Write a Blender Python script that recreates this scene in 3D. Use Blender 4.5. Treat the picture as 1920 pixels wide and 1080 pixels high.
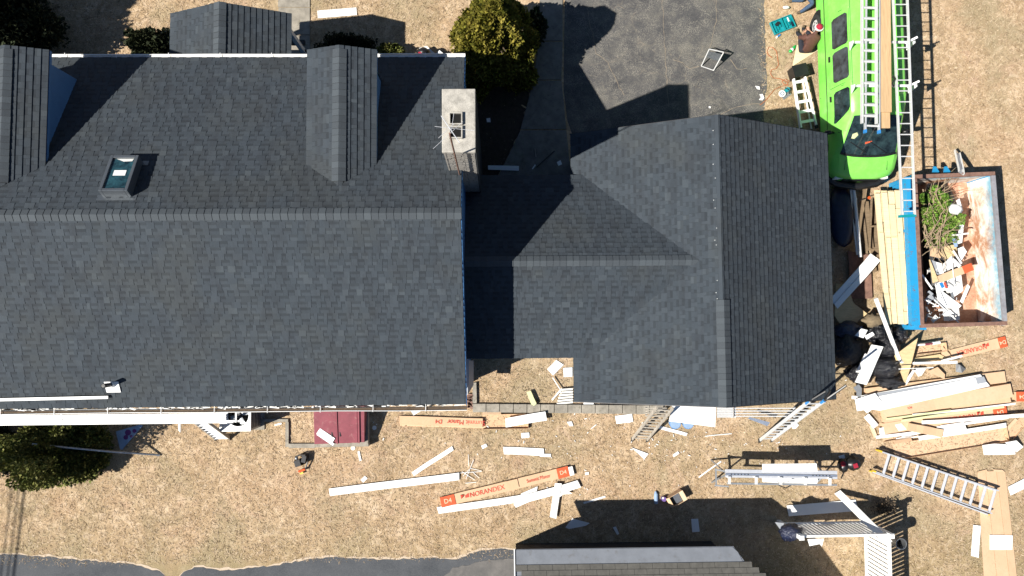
import bpy, math, random
import numpy as np
from mathutils import Vector, Matrix
random.seed(7); RNG = np.random.default_rng(7)
for o in list(bpy.data.objects): bpy.data.objects.remove(o)
SC = bpy.context.scene
COL = SC.collection
R_ = math.radians
# ------------------------------------------------------------------ camera
HC, F = 21.8, 1348.0
TP, TR, PSI = 0.060, 0.020, 0.007
_fw = Vector((math.sin(TR), math.sin(TP), -1)).normalized()
_rt = (Vector((1, 0, 0)) - _fw * _fw.x).normalized()
_up = _rt.cross(_fw)
_rz = Matrix.Rotation(-PSI, 3, 'Z')
FW, RT, UP = _rz @ _fw, _rz @ _rt, _rz @ _up
cam = bpy.data.objects.new('camera', bpy.data.cameras.new('camera'))
COL.objects.link(cam)
cam.matrix_world = Matrix(((RT.x, UP.x, -FW.x, 0), (RT.y, UP.y, -FW.y, 0), (RT.z, UP.z, -FW.z, HC), (0, 0, 0, 1)))
cam.data.sensor_width = 36; cam.data.lens = F / 1920 * 36
cam.data.clip_end = 1000; cam.data.clip_start = .1
SC.camera = cam
def P(px, py, z=0.0):
    """world point at height z seen at photo pixel (px, py)"""
    d = FW * F + RT * (px - 960) - UP * (py - 540)
    t = (z - HC) / d.z
    return Vector((d.x * t, d.y * t, z))
# ------------------------------------------------------------------ light
SUN = Vector((0.883, 0.362, -1.0)).normalized()
EL = math.asin(-SUN.z)
w = bpy.data.worlds.new('World'); SC.world = w; w.use_nodes = True
nt = w.node_tree; bg = nt.nodes['Background']
sky = nt.nodes.new('ShaderNodeTexSky'); sky.sky_type = 'NISHITA'; sky.sun_disc = False
sky.sun_elevation = EL
sky.sun_rotation = math.atan2(-SUN.x, -SUN.y)
sky.air_density = .75; sky.dust_density = .1; sky.ozone_density = 1.5
nt.links.new(sky.outputs[0], bg.inputs[0]); bg.inputs[1].default_value = .05
sl = bpy.data.lights.new('sun', 'SUN'); sl.energy = 5.0; sl.angle = R_(.5); sl.color = (1, .955, .88)
so = bpy.data.objects.new('sun', sl); COL.objects.link(so)
so.rotation_euler = SUN.to_track_quat('-Z', 'Y').to_euler(); so.location = (-15, -6, 18)
SC.view_settings.view_transform = 'Standard'; SC.view_settings.look = 'None'
SC.view_settings.exposure = .8; SC.view_settings.gamma = 1
SC.render.engine = 'CYCLES'
# ------------------------------------------------------------------ materials
MATS = {}
class NT:
    def __init__(s, name):
        s.m = bpy.data.materials.new(name); s.m.use_nodes = True
        s.t = s.m.node_tree; s.b = s.t.nodes['Principled BSDF']
        MATS[name] = s.m
    def n(s, typ, **k):
        nd = s.t.nodes.new('ShaderNode' + typ)
        for a, v in k.items():
            if a.startswith('i_'):
                key = a[2:].replace('_', ' ')
                nd.inputs[int(key) if key.isdigit() else key].default_value = v
            else: setattr(nd, a, v)
        return nd
    def l(s, a, b): s.t.links.new(a, b)
    def coord(s, kind='Object'): return s.n('TexCoord').outputs[kind]
    def noise(s, scale, detail=4, rough=.6, vec=None, dist=0):
        nd = s.n('TexNoise', i_Scale=scale, i_Detail=detail, i_Roughness=rough, i_Distortion=dist)
        if vec is not None: s.l(vec, nd.inputs['Vector'])
        return nd.outputs['Fac']
    def ramp(s, fac, stops):
        nd = s.n('ValToRGB'); cr = nd.color_ramp
        while len(cr.elements) < len(stops): cr.elements.new(.5)
        for e, (p, c) in zip(cr.elements, stops):
            e.position = p; e.color = (c, c, c, 1) if isinstance(c, (int, float)) else (*c, 1)
        s.l(fac, nd.inputs[0]); return nd.outputs[0]
    def mix(s, fac, a, b, mode='MIX'):
        nd = s.n('Mix', data_type='RGBA', blend_type=mode)
        for i, v in ((0, fac), (6, a), (7, b)):
            if isinstance(v, (int, float)): nd.inputs[i].default_value = v
            elif isinstance(v, tuple): nd.inputs[i].default_value = (*v, 1)
            else: s.l(v, nd.inputs[i])
        return nd.outputs[2]
    def math(s, op, a, b=0.0):
        nd = s.n('Math', operation=op)
        for i, v in ((0, a), (1, b)):
            if isinstance(v, (int, float)): nd.inputs[i].default_value = v
            else: s.l(v, nd.inputs[i])
        return nd.outputs[0]
    def bump(s, h, st=.3, d=.01):
        nd = s.n('Bump', i_Strength=st, i_Distance=d); s.l(h, nd.inputs['Height'])
        s.l(nd.outputs[0], s.b.inputs['Normal'])
    def end(s, col, rough=.7, metal=0, spec=.5):
        if isinstance(col, tuple): s.b.inputs['Base Color'].default_value = (*col, 1)
        else: s.l(col, s.b.inputs['Base Color'])
        if isinstance(rough, (int, float)): s.b.inputs['Roughness'].default_value = rough
        else: s.l(rough, s.b.inputs['Roughness'])
        s.b.inputs['Metallic'].default_value = metal
        s.b.inputs['Specular IOR Level'].default_value = spec
        return s.m
def V3(c, k): return tuple(min(1, x * k) for x in c)
def simple(name, col, rough=.6, metal=0, var=.25, scale=6, bump=.15, spec=.5, dirt=None):
    t = NT(name); c = t.coord(); rnd = t.n('ObjectInfo').outputs['Random']
    f = t.noise(scale, 6, .65, c); f2 = t.noise(scale * 9, 4, .7, c)
    base = t.mix(t.ramp(f, [(.3, 0.), (.7, 1.)]), V3(col, 1 - var), V3(col, 1 + var * .6))
    base = t.mix(t.math('MULTIPLY', f2, var * .8), base, V3(col, .55))
    if dirt: base = t.mix(t.ramp(t.noise(scale * 2.3, 7, .7, c), [(.56, 0.), (.72, .8)]), base, dirt)
    t.bump(f2, bump, .01)
    return t.end(base, rough, metal, spec)
simple('white_vinyl', (.80, .80, .78), .45, var=.05, bump=.04, scale=3, dirt=None)
simple('white_dirty', (.72, .71, .67), .55, var=.1, dirt=(.38, .33, .26))
simple('white_paint', (.8, .8, .78), .4, var=.04, bump=.03)
simple('aluminium', (.68, .70, .74), .42, metal=.45, var=.12, scale=14, bump=.05)
simple('aluminium_white', (.66, .66, .65), .45, metal=.25, var=.1, scale=12, dirt=(.4, .38, .35))
simple('steel_dark', (.025, .025, .028), .5, metal=.3)
simple('black_plastic', (.014, .014, .015), .38, var=.3)
simple('black_rubber', (.022, .022, .022), .8)
simple('galvanised', (.45, .47, .49), .35, metal=.85, var=.25, scale=18)
simple('blue_plastic', (.03, .22, .55), .45)
simple('teal_plastic', (.006, .25, .28), .38, var=.2)
simple('red_fabric', (.34, .012, .035), .9)
simple('orange_plastic', (.62, .1, .02), .45)
simple('yellow_plastic', (.75, .5, .05), .5)
simple('green_bottle', (.02, .42, .08), .15, spec=.8)
simple('jeans', (.05, .085, .15), .95, var=.4, scale=20, bump=.4)
simple('dark_trousers', (.018, .02, .03), .95, var=.3, scale=20, bump=.4)
simple('brown_jacket', (.10, .04, .028), .75, var=.3, scale=14, bump=.4)
simple('skin', (.55, .3, .2), .55, var=.1, scale=20)
simple('white_fabric', (.75, .74, .7), .9)
simple('boot', (.12, .085, .05), .8)
simple('hair', (.03, .02, .012), .8)
simple('concrete', (.31, .28, .23), .9, var=.45, scale=3.5, bump=.8, dirt=(.11, .10, .06))
simple('chimney_cement', (.43, .405, .355), .9, var=.4, scale=6, bump=.9, dirt=(.22, .20, .17))
simple('chimney_brick', (.31, .29, .26), .9, var=.35, scale=12, bump=.6)
simple('dull_black', (.004, .004, .004), 1)  # near-black: flue soot, cut edges, eyes, and darkness painted into holes
simple('rim_faded', (.26, .26, .28), .7, var=.3, scale=5, dirt=(.20, .12, .09))
simple('rust_steel', (.24, .135, .10), .75, metal=.1, var=.5, scale=7, bump=.4)
simple('bark', (.12, .085, .055), .9, var=.4, scale=20, bump=.6)
simple('twig', (.34, .25, .16), .9, var=.3)
simple('red_metal', (.23, .055, .07), .5, metal=.0, var=.25, scale=3, dirt=(.30, .15, .14))
simple('blue_wrap', (.045, .15, .33), .7, var=.12, scale=3)
simple('print_orange', (.62, .095, .03), .8, var=.12)
simple('print_red', (.60, .07, .04), .8, var=.1)
simple('print_cream', (.72, .55, .36), .8, var=.05)
simple('purple_print', (.13, .03, .16), .7)
simple('lime_strip', (.58, .62, .33), .6, var=.08)
simple('grey_metal', (.30, .32, .34), .45, metal=.4, var=.15)
simple('skylight_frame', (.13, .145, .16), .4, metal=.5, var=.15)
simple('membrane', (.20, .215, .24), .6, var=.15, scale=3, dirt=(.14, .14, .14))
simple('skirt_grey', (.30, .32, .35), .6, var=.08, scale=4)
simple('cord_orange', (.4, .12, .04), .7)
simple('blue_tarp', (.008, .014, .04), .35, var=.5, scale=8, bump=.6)
simple('paper_blue', (.25, .36, .52), .6)
simple('shaded_concrete', (.19, .18, .16), .9, var=.4, scale=3.5, bump=.8, dirt=(.07, .065, .05))  # darker copy of concrete; the path's shade put into its colour
simple('shed_tab', (.105, .10, .088), .9, var=.3, scale=5)
simple('shaded_siding', (.03, .027, .025), .9, var=.3)  # shade on the shed wall put into this dark colour
simple('shade_soil', (.055, .04, .028), .95, var=.6, scale=9, bump=1.0, dirt=(.02, .015, .012))  # dark soil tone that deepens the lawn shade by the chimney
simple('mud', (.10, .07, .045), .95, var=.4)
simple('cloth_brown', (.20, .15, .09), .9, var=.4, scale=12, bump=.5)
simple('purple_can', (.16, .1, .3), .4)
simple('brake_blue', (.38, .44, .55), .35, metal=.6, var=.1)
def mk():
    # shingles: every tab takes its own tone
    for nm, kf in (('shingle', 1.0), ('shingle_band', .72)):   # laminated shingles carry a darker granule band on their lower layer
        t = NT(nm); c = t.coord()
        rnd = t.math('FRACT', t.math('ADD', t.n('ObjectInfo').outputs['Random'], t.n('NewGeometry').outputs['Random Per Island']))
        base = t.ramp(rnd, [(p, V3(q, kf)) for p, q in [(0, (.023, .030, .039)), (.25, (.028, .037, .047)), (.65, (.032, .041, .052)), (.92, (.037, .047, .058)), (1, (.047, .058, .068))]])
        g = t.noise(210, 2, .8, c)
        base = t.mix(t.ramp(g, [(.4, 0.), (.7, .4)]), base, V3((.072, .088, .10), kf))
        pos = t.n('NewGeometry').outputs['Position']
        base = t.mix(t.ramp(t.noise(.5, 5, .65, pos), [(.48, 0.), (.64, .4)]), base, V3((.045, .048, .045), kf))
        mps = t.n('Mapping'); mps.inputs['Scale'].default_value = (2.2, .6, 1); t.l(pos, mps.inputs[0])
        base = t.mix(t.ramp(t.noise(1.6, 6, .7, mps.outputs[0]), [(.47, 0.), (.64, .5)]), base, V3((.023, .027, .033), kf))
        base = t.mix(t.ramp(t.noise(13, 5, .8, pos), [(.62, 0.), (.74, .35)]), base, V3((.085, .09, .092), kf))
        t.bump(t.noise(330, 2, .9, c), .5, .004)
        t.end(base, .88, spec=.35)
    t = NT('ridge_cap'); c = t.coord(); rnd = t.n('ObjectInfo').outputs['Random']
    base = t.ramp(rnd, [(0, (.024, .031, .039)), (.5, (.032, .041, .050)), (1, (.044, .055, .065))])
    base = t.mix(t.ramp(t.noise(190, 2, .8, c), [(.35, 0.), (.65, .35)]), base, (.10, .115, .125))
    t.bump(t.noise(330, 2, .9, c), .5, .004); t.end(base, .85)
    # lawn
    def lawn(name, blade):
        t = NT(name); pos = t.n('NewGeometry').outputs['Position']
        a = t.noise(.3, 5, .6, pos, .6); b = t.noise(1.3, 6, .7, pos); f = t.noise(9, 8, .78, pos); h = t.noise(46, 5, .8, pos)
        col = t.ramp(b, [(.36, (.335, .228, .125)), (.5, (.475, .338, .200)), (.62, (.585, .435, .278))])
        col = t.mix(t.ramp(f, [(.38, .8), (.50, 0.)]), col, (.27, .185, .105))
        col = t.mix(t.ramp(h, [(.37, .95), (.48, 0.)]), col, (.15, .105, .06))
        col = t.mix(t.ramp(t.noise(20, 3, .7, pos, 1.), [(.33, .9), (.41, 0.)]), col, (.12, .085, .05))
        col = t.mix(t.ramp(t.noise(70, 3, .8, pos), [(.54, 0.), (.68, .85)]), col, (.78, .62, .43))
        cl = t.noise(3.6, 6, .7, pos, .8)
        col = t.mix(t.ramp(cl, [(.40, .55), (.49, 0.)]), col, (.30, .215, .135))
        col = t.mix(t.ramp(cl, [(.52, 0.), (.62, .4)]), col, (.72, .575, .42))
        col = t.mix(t.ramp(a, [(.48, 0.), (.60, .62)]), col, (.285, .235, .14))
        col = t.mix(t.ramp(t.noise(.55, 5, .6, pos, .5), [(.53, 0.), (.64, .35)]), col, (.46, .30, .185))
        # greener belt to the south west
        sx = t.n('SeparateXYZ'); t.l(pos, sx.inputs[0])
        g = t.math('MULTIPLY', t.ramp(t.math('DIVIDE', t.math('ADD', sx.outputs[1], 9.0), 10), [(.12, .55), (.34, 0.)]), t.ramp(f, [(.35, .4), (.6, 1.)]))
        col = t.mix(g, col, (.19, .165, .07))
        bare = t.ramp(t.noise(.8, 7, .7, pos, 1.2), [(.56, 0.), (.72, .7)])
        col = t.mix(bare, col, (.46, .31, .215))
        if blade:
            r = t.n('NewGeometry').outputs['Random Per Island']
            col = t.mix(.6, col, t.ramp(r, [(0, (.09, .06, .035)), (.30, (.20, .135, .08)), (.42, (.48, .345, .225)), (.85, (.76, .61, .45)), (1, (.30, .27, .14))]))
        t.bump(t.mix(.5, f, h), .9, .04); t.end(col, .95, spec=.15)
    lawn('lawn', 0); lawn('dry_grass', 1)
    # asphalt drive with crackle
    t = NT('asphalt_old'); pos = t.n('NewGeometry').outputs['Position']
    wob = t.n('TexNoise', i_Scale=1.8, i_Detail=5); t.l(pos, wob.inputs['Vector'])
    vec = t.mix(.22, pos, wob.outputs['Color'])
    vo = t.n('TexVoronoi', feature='DISTANCE_TO_EDGE', i_Scale=1.05); t.l(vec, vo.inputs['Vector'])
    cr = t.ramp(vo.outputs['Distance'], [(.0, 1.), (.014, .0)])
    vo2 = t.n('TexVoronoi', feature='DISTANCE_TO_EDGE', i_Scale=3.4); t.l(vec, vo2.inputs['Vector'])
    cr2 = t.ramp(vo2.outputs['Distance'], [(.0, .8), (.03, .0)])
    msk = t.ramp(t.noise(.55, 4, .6, pos), [(.45, 0.), (.6, 1.)])
    base = t.ramp(t.noise(1.1, 8, .7, pos), [(.34, (.046, .047, .052)), (.5, (.078, .077, .078)), (.66, (.14, .132, .115))])
    fine = t.noise(38, 6, .85, pos)
    base = t.mix(t.math('MULTIPLY', t.ramp(fine, [(.48, 0.), (.58, .95)]), t.ramp(t.noise(2.4, 6, .7, pos, .6), [(.42, .25), (.58, 1.)])), base, (.27, .25, .21))
    base = t.mix(t.ramp(t.noise(110, 2, .8, pos), [(.36, .6), (.5, 0.)]), base, (.035, .035, .04))
    mk2 = t.math('MULTIPLY', t.math('MULTIPLY', t.math('MAXIMUM', cr, cr2), msk), t.ramp(t.noise(5, 4, .7, pos), [(.38, 0.), (.62, .5)]))
    base = t.mix(mk2, base, (.26, .215, .16))
    t.bump(t.mix(.5, fine, mk2), .5, .01); t.end(base, .95, spec=.2)
    t = NT('asphalt_road'); pos = t.n('NewGeometry').outputs['Position']
    base = t.ramp(t.noise(1.2, 7, .7, pos), [(.3, (.045, .05, .058)), (.7, (.085, .09, .098))])
    base = t.mix(t.ramp(t.noise(60, 4, .8, pos), [(.5, 0.), (.68, .6)]), base, (.16, .16, .155))
    t.bump(t.noise(90, 3, .8, pos), .5, .008); t.end(base, .9, spec=.25)
    t = NT('asphalt_patch'); pos = t.n('NewGeometry').outputs['Position']
    base = t.ramp(t.noise(2.2, 7, .7, pos), [(.3, (.09, .088, .086)), (.7, (.17, .16, .15))]); t.bump(t.noise(90, 3, .8, pos), .5, .008); t.end(base, .9, spec=.25)
    t = NT('crack_sand'); pos = t.n('NewGeometry').outputs['Position']
    t.end(t.mix(t.noise(18, 5, .8, pos), (.30, .22, .15), (.66, .55, .42)), .95)
    t = NT('crack_fill'); pos = t.n('NewGeometry').outputs['Position']
    t.end(t.mix(t.noise(14, 4, .7, pos), (.11, .10, .085), (.34, .27, .19)), .95)
    # wood
    def wood(name, col, k=.35, sc=(2, 40, 2)):
        t = NT(name); c = t.coord(); mp = t.n('Mapping'); t.l(c, mp.inputs[0]); mp.inputs['Scale'].default_value = sc
        r = t.n('ObjectInfo').outputs['Random']
        f = t.noise(1.2, 6, .6, mp.outputs[0], .6)
        base = t.mix(t.ramp(f, [(.35, 0.), (.65, 1.)]), V3(col, 1 - k), V3(col, 1.12))
        base = t.mix(t.math('MULTIPLY', r, .45), base, V3((col[0], col[1] * .93, col[2] * .8), .78))
        vo = t.n('TexVoronoi', i_Scale=1.6); t.l(c, vo.inputs['Vector'])
        base = t.mix(t.ramp(vo.outputs['Distance'], [(.03, .75), (.07, 0.)]), base, V3(col, .35))
        t.bump(f, .15, .004); t.end(base, .7)
    wood('pine', (.72, .60, .38), .16); wood('lumber', (.55, .38, .21), .25, (30, 2, 2)); wood('plywood', (.62, .47, .26), .2, (3, 18, 3))
    wood('old_wood', (.22, .16, .10), .4); wood('grey_wood', (.42, .38, .32), .3, (30, 3, 3))
    # cardboard
    t = NT('cardboard'); c = t.coord(); r = t.n('ObjectInfo').outputs['Random']
    base = t.mix(t.noise(2.5, 5, .6, c), (.52, .35, .21), (.66, .47, .31))
    base = t.mix(t.math('MULTIPLY', r, .35), base, (.44, .26, .13))
    base = t.mix(t.ramp(t.noise(9, 5, .7, c), [(.55, 0.), (.75, .35)]), base, (.36, .23, .13))
    t.bump(t.noise(7, 4, .6, c), .35, .02); t.end(base, .85)
    # van paint
    t = NT('green_paint'); c = t.coord()
    base = t.mix(t.ramp(t.noise(1.6, 5, .6, c), [(.35, 0.), (.7, 1.)]), (.17, .60, .075), (.21, .66, .09))
    base = t.mix(t.ramp(t.noise(26, 5, .8, c), [(.62, 0.), (.78, .35)]), base, (.07, .30, .03))
    base = t.mix(t.ramp(t.noise(5, 6, .75, c), [(.45, 0.), (.78, .35)]), base, (.36, .48, .20))
    base = t.mix(t.ramp(t.noise(1.3, 5, .7, c), [(.5, 0.), (.8, .35)]), base, (.30, .50, .16))
    t.end(base, t.ramp(t.noise(3, 4, .6, c), [(.3, .28), (.7, .42)]), spec=.5); t.b.inputs['Coat Weight'].default_value = .25
    # glass, reflections put into the colour as noise
    for nm, col, ro in (('van_glass', (.010, .016, .018), .06), ('privacy_glass', (.022, .022, .025), .3), ('skylight_glass', (.010, .028, .036), .05)):
        t = NT(nm); c = t.coord()
        t.end(t.mix(t.ramp(t.noise(5, 5, .7, c), [(.35, 0.), (.7, 1.)]), V3(col, .6), (col[0] * 3, col[1] * 3.6, col[2] * 3.4)), ro, spec=.7)
    t = NT('windshield_glass'); t.end((.75, .85, .8), .02, spec=.6); t.b.inputs['Transmission Weight'].default_value = .85; t.b.inputs['IOR'].default_value = 1.2
    # skip paint
    t = NT('skip_inside'); c = t.coord(); pos = t.n('NewGeometry').outputs['Position']
    mp = t.n('Mapping'); mp.inputs['Scale'].default_value = (1.2, .55, .9); t.l(pos, mp.inputs[0])
    base = t.ramp(t.noise(1.9, 9, .72, mp.outputs[0], .4), [(.32, (.28, .115, .055)), (.44, (.44, .23, .13)), (.51, (.62, .50, .40)), (.60, (.78, .75, .70))])
    vz = t.n('SeparateXYZ'); t.l(pos, vz.inputs[0])
    hi = t.ramp(vz.outputs[2], [(.0, 0.), (1., 1.)])
    base = t.mix(t.math('MULTIPLY', t.ramp(t.math('SUBTRACT', vz.outputs[2], .35), [(.45, 0.), (.8, .9)]), t.ramp(t.noise(5, 5, .7, pos), [(.35, .3), (.6, 1.)])), base, (.12, .38, .52))
    fl = t.ramp(t.noise(11, 6, .75, pos), [(.6, 0.), (.68, .8)])
    base = t.mix(fl, base, (.24, .08, .04))
    t.bump(t.noise(12, 6, .75, pos), .3, .01); t.end(base, .7)
    t = NT('skip_floor'); pos = t.n('NewGeometry').outputs['Position']
    base = t.ramp(t.noise(3, 8, .75, pos), [(.3, (.28, .12, .07)), (.5, (.46, .25, .16)), (.7, (.66, .50, .40))])
    t.bump(t.noise(12, 6, .75, pos), .3, .01); t.end(base, .8)
    t = NT('skip_blue'); pos = t.n('NewGeometry').outputs['Position']
    base = t.mix(t.noise(2, 5, .7, pos), (.012, .20, .42), (.02, .30, .55))
    base = t.mix(t.ramp(t.noise(9, 7, .75, pos), [(.57, 0.), (.64, .9)]), base, (.16, .075, .05))
    t.bump(t.noise(16, 5, .7, pos), .2, .01); t.end(base, .5)
    # foliage
    def leaf(name, stops, tr=.12):
        t = NT(name); r = t.n('NewGeometry').outputs['Random Per Island']; pos = t.n('NewGeometry').outputs['Position']
        base = t.ramp(r, stops)
        base = t.mix(t.ramp(t.noise(2.6, 4, .6, pos), [(.4, 0.), (.65, .55)]), base, V3(stops[-1][1], 1.15))
        t.end(base, .75, spec=.2)
        t.b.inputs['Transmission Weight'].default_value = 0
        t.b.inputs['Subsurface Weight'].default_value = 0
    leaf('arborvitae', [(0, (.035, .042, .006)), (.5, (.11, .115, .012)), (.85, (.19, .175, .02)), (1, (.25, .2, .04))])
    leaf('juniper', [(0, (.03, .04, .010)), (.5, (.075, .095, .018)), (.85, (.13, .15, .03)), (1, (.2, .18, .06))])
    leaf('dark_evergreen', [(0, (.010, .016, .008)), (.6, (.02, .03, .013)), (1, (.04, .045, .02))])
    leaf('cut_green', [(0, (.03, .07, .008)), (.5, (.07, .17, .016)), (.9, (.15, .29, .03)), (1, (.3, .36, .1))])
    leaf('brown_twigs', [(0, (.06, .045, .03)), (1, (.16, .12, .08))])
    # trash bag
    t = NT('trash_bag'); c = t.coord()
    t.bump(t.noise(7, 6, .65, c, .8), 1.0, .09); t.end((.009, .009, .012), .2, spec=.6)
    t = NT('trash_bag_blue'); c = t.coord()
    t.bump(t.noise(8, 6, .65, c, .8), 1.0, .07); t.end((.012, .017, .045), .2, spec=.8)
    t = NT('cab_dark'); t.end((.02, .022, .024), .8)
mk()
M = MATS
# ------------------------------------------------------------------ mesh builder
class MB:
    def __init__(s): s.v = []; s.f = []; s.m = []; s.cur = 0
    def mat(s, i): s.cur = i; return s
    def face(s, pts):
        i = len(s.v); s.v += [Vector(p) for p in pts]; s.f.append(list(range(i, i + len(pts)))); s.m.append(s.cur); return s
    def poly(s, vs, fs):
        i = len(s.v); s.v += [Vector(p) for p in vs]
        for f in fs: s.f.append([i + k for k in f]); s.m.append(s.cur)
        return s
    def box(s, c, d, rz=0, R=None, taper=1.0):
        c = Vector(c); a, b, h = d[0] / 2, d[1] / 2, d[2] / 2
        if R is None: R = Matrix.Rotation(rz, 3, 'Z')
        vs = [c + R @ Vector((x * (taper if z > 0 else 1), y * (taper if z > 0 else 1), z)) for z in (-h, h) for x, y in ((-a, -b), (a, -b), (a, b), (-a, b))]
        return s.poly(vs, [(3, 2, 1, 0), (4, 5, 6, 7), (0, 1, 5, 4), (1, 2, 6, 5), (2, 3, 7, 6), (3, 0, 4, 7)])
    def beam(s, p, q, wd, ht, up=(0, 0, 1)):
        p, q = Vector(p), Vector(q); d = (q - p); L = d.length; d.normalize()
        side = d.cross(Vector(up))
        if side.length < 1e-4: side = d.cross(Vector((0, 1, 0)))
        side.normalize(); u = side.cross(d)
        R = Matrix((d, side, u)).transposed()
        return s.box((p + q) / 2, (L, wd, ht), R=R)
    def tube(s, pts, r, n=8, caps=True):
        pts = [Vector(p) for p in pts]; rings = []; i0 = len(s.v)
        for k, p in enumerate(pts):
            d = (pts[min(k + 1, len(pts) - 1)] - pts[max(k - 1, 0)]).normalized()
            a = d.cross(Vector((0, 0, 1)))
            if a.length < .05: a = d.cross(Vector((0, 1, 0)))
            a.normalize(); b = d.cross(a)
            rr = r[k] if isinstance(r, (list, tuple)) else r
            s.v += [p + (a * math.cos(t) + b * math.sin(t)) * rr for t in [2 * math.pi * j / n for j in range(n)]]
        for k in range(len(pts) - 1):
            for j in range(n):
                s.f.append([i0 + k * n + j, i0 + k * n + (j + 1) % n, i0 + (k + 1) * n + (j + 1) % n, i0 + (k + 1) * n + j]); s.m.append(s.cur)
        if caps:
            s.f.append([i0 + j for j in range(n)][::-1]); s.m.append(s.cur)
            s.f.append([i0 + (len(pts) - 1) * n + j for j in range(n)]); s.m.append(s.cur)
        return s
    def prism(s, top, th, nrm=None):
        top = [Vector(p) for p in top]; n = len(top)
        nn = Vector((0, 0, 0))
        for i in range(n): nn += top[i].cross(top[(i + 1) % n])
        nn.normalize()
        if nn.z < 0: top = top[::-1]; nn = -nn
        if nrm is not None: nn = Vector(nrm)
        vs = top + [p - nn * th for p in top]
        fs = [tuple(range(n)), tuple(range(2 * n - 1, n - 1, -1))] + [(i, i + n, (i + 1) % n + n, (i + 1) % n) for i in range(n)]
        return s.poly(vs, fs)
    def extrude(s, prof, p, q, up=(0, 0, 1), closed=False, th=.004):
        """open cross-section prof [(across, height)] swept p->q with a thickness"""
        p, q = Vector(p), Vector(q); d = (q - p).normalized(); side = d.cross(Vector(up)).normalized(); u = side.cross(d)
        if not closed: prof = list(prof) + [(a, h - th) for a, h in prof[::-1]]
        n = len(prof); vs = [o + side * a + u * h for o in (p, q) for a, h in prof]
        fs = [(i, (i + 1) % n, (i + 1) % n + n, i + n) for i in range(n)]
        if closed: fs += [tuple(range(n))[::-1], tuple(range(n, 2 * n))]
        return s.poly(vs, fs)
    def cyl(s, c, r, h, n=16, r2=None, axis=(0, 0, 1)):
        c = Vector(c); a = Vector(axis).normalized()
        return s.tube([c, c + a * h], [r, r if r2 is None else r2], n)
    def blob(s, c, rad, lump=.12, seed=0, seg=20, ring=12, pinch=0):
        c = Vector(c); i0 = len(s.v); rs = random.Random(seed); ph = [(rs.uniform(0, 6.28), rs.randint(2, 7), rs.randint(1, 5), rs.uniform(.3, 1)) for _ in range(7)]
        for i in range(ring + 1):
            th = math.pi * i / ring
            for j in range(seg):
                a = 2 * math.pi * j / seg
                k = 1 + lump * sum(w_ * math.sin(n_ * a + p_ + m_ * th * 2) for p_, n_, m_, w_ in ph) / 3 * math.sin(th)
                s.v.append(c + Vector((rad[0] * k * math.sin(th) * math.cos(a), rad[1] * k * math.sin(th) * math.sin(a), rad[2] * (math.cos(th) * (1 + .0 * k)))))
        for i in range(ring):
            for j in range(seg):
                s.f.append([i0 + i * seg + j, i0 + (i + 1) * seg + j, i0 + (i + 1) * seg + (j + 1) % seg, i0 + i * seg + (j + 1) % seg]); s.m.append(s.cur)
        return s
    def mesh(s, name, mats, origin=(0, 0, 0), smooth=False):
        o = Vector(origin); me = bpy.data.meshes.new(name)
        me.from_pydata([v - o for v in s.v], [], s.f)
        for m in (mats if isinstance(mats, (list, tuple)) else [mats]): me.materials.append(M[m] if isinstance(m, str) else m)
        me.polygons.foreach_set('material_index', s.m)
        if smooth: me.polygons.foreach_set('use_smooth', [True] * len(s.f))
        me.update(); return me
ORG = {}
def root(name, label, cat, loc=(0, 0, 0), group=None, rz=0):
    o = bpy.data.objects.new(name, None); COL.objects.link(o); o.location = loc; o.rotation_euler = (0, 0, rz)
    o.empty_display_size = .2
    o['label'] = label; o['category'] = cat
    if group: o['group'] = group
    ORG[o.name] = Vector(loc); return o
def part(mb, name, mat, parent, smooth=False, label=None, kind=None, local=False):
    og = Vector((0, 0, 0)) if local else ORG[parent.name]
    o = bpy.data.objects.new(name, mb.mesh(name, mat, og, smooth)); COL.objects.link(o); o.parent = parent
    ORG[o.name] = og
    if label: o['label'] = label
    if kind: o['kind'] = kind
    return o
def thing(mb, name, label, cat, mat, group=None, smooth=False):
    vs = mb.v; og = Vector((sum(v.x for v in vs) / len(vs), sum(v.y for v in vs) / len(vs), min(v.z for v in vs)))
    o = bpy.data.objects.new(name, mb.mesh(name, mat, og, smooth)); COL.objects.link(o); o.location = og
    o['label'] = label; o['category'] = cat; ORG[o.name] = og
    if group: o['group'] = group
    return o
def struct(mb, name, mat, kind='structure', smooth=False):
    o = bpy.data.objects.new(name, mb.mesh(name, mat, (0, 0, 0), smooth)); COL.objects.link(o); o['kind'] = kind; ORG[o.name] = Vector((0, 0, 0)); return o
def bevel(o, wd=.01, seg=2):
    md = o.modifiers.new('bevel', 'BEVEL'); md.width = wd; md.segments = seg; md.limit_method = 'ANGLE'; return o
def text(parent, s, c, size, ang, mat, z_up=.003, name='lettering', extrude=.0008, squash=1.0, normal=None):
    cu = bpy.data.curves.new('t', 'FONT'); cu.body = s; cu.size = size; cu.align_x = 'CENTER'; cu.align_y = 'CENTER'; cu.extrude = extrude; cu.resolution_u = 3
    tmp = bpy.data.objects.new('t', cu); COL.objects.link(tmp)
    dg = bpy.context.evaluated_depsgraph_get(); me = bpy.data.meshes.new_from_object(tmp.evaluated_get(dg))
    bpy.data.objects.remove(tmp)
    me.materials.clear(); me.materials.append(M[mat])
    o = bpy.data.objects.new(name, me); COL.objects.link(o); o.parent = parent
    o.location = Vector(c) + Vector((0, 0, z_up)) - ORG[parent.name]; o.rotation_euler = (0, 0, ang); o.scale = (squash, 1, 1)
    return o
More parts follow.
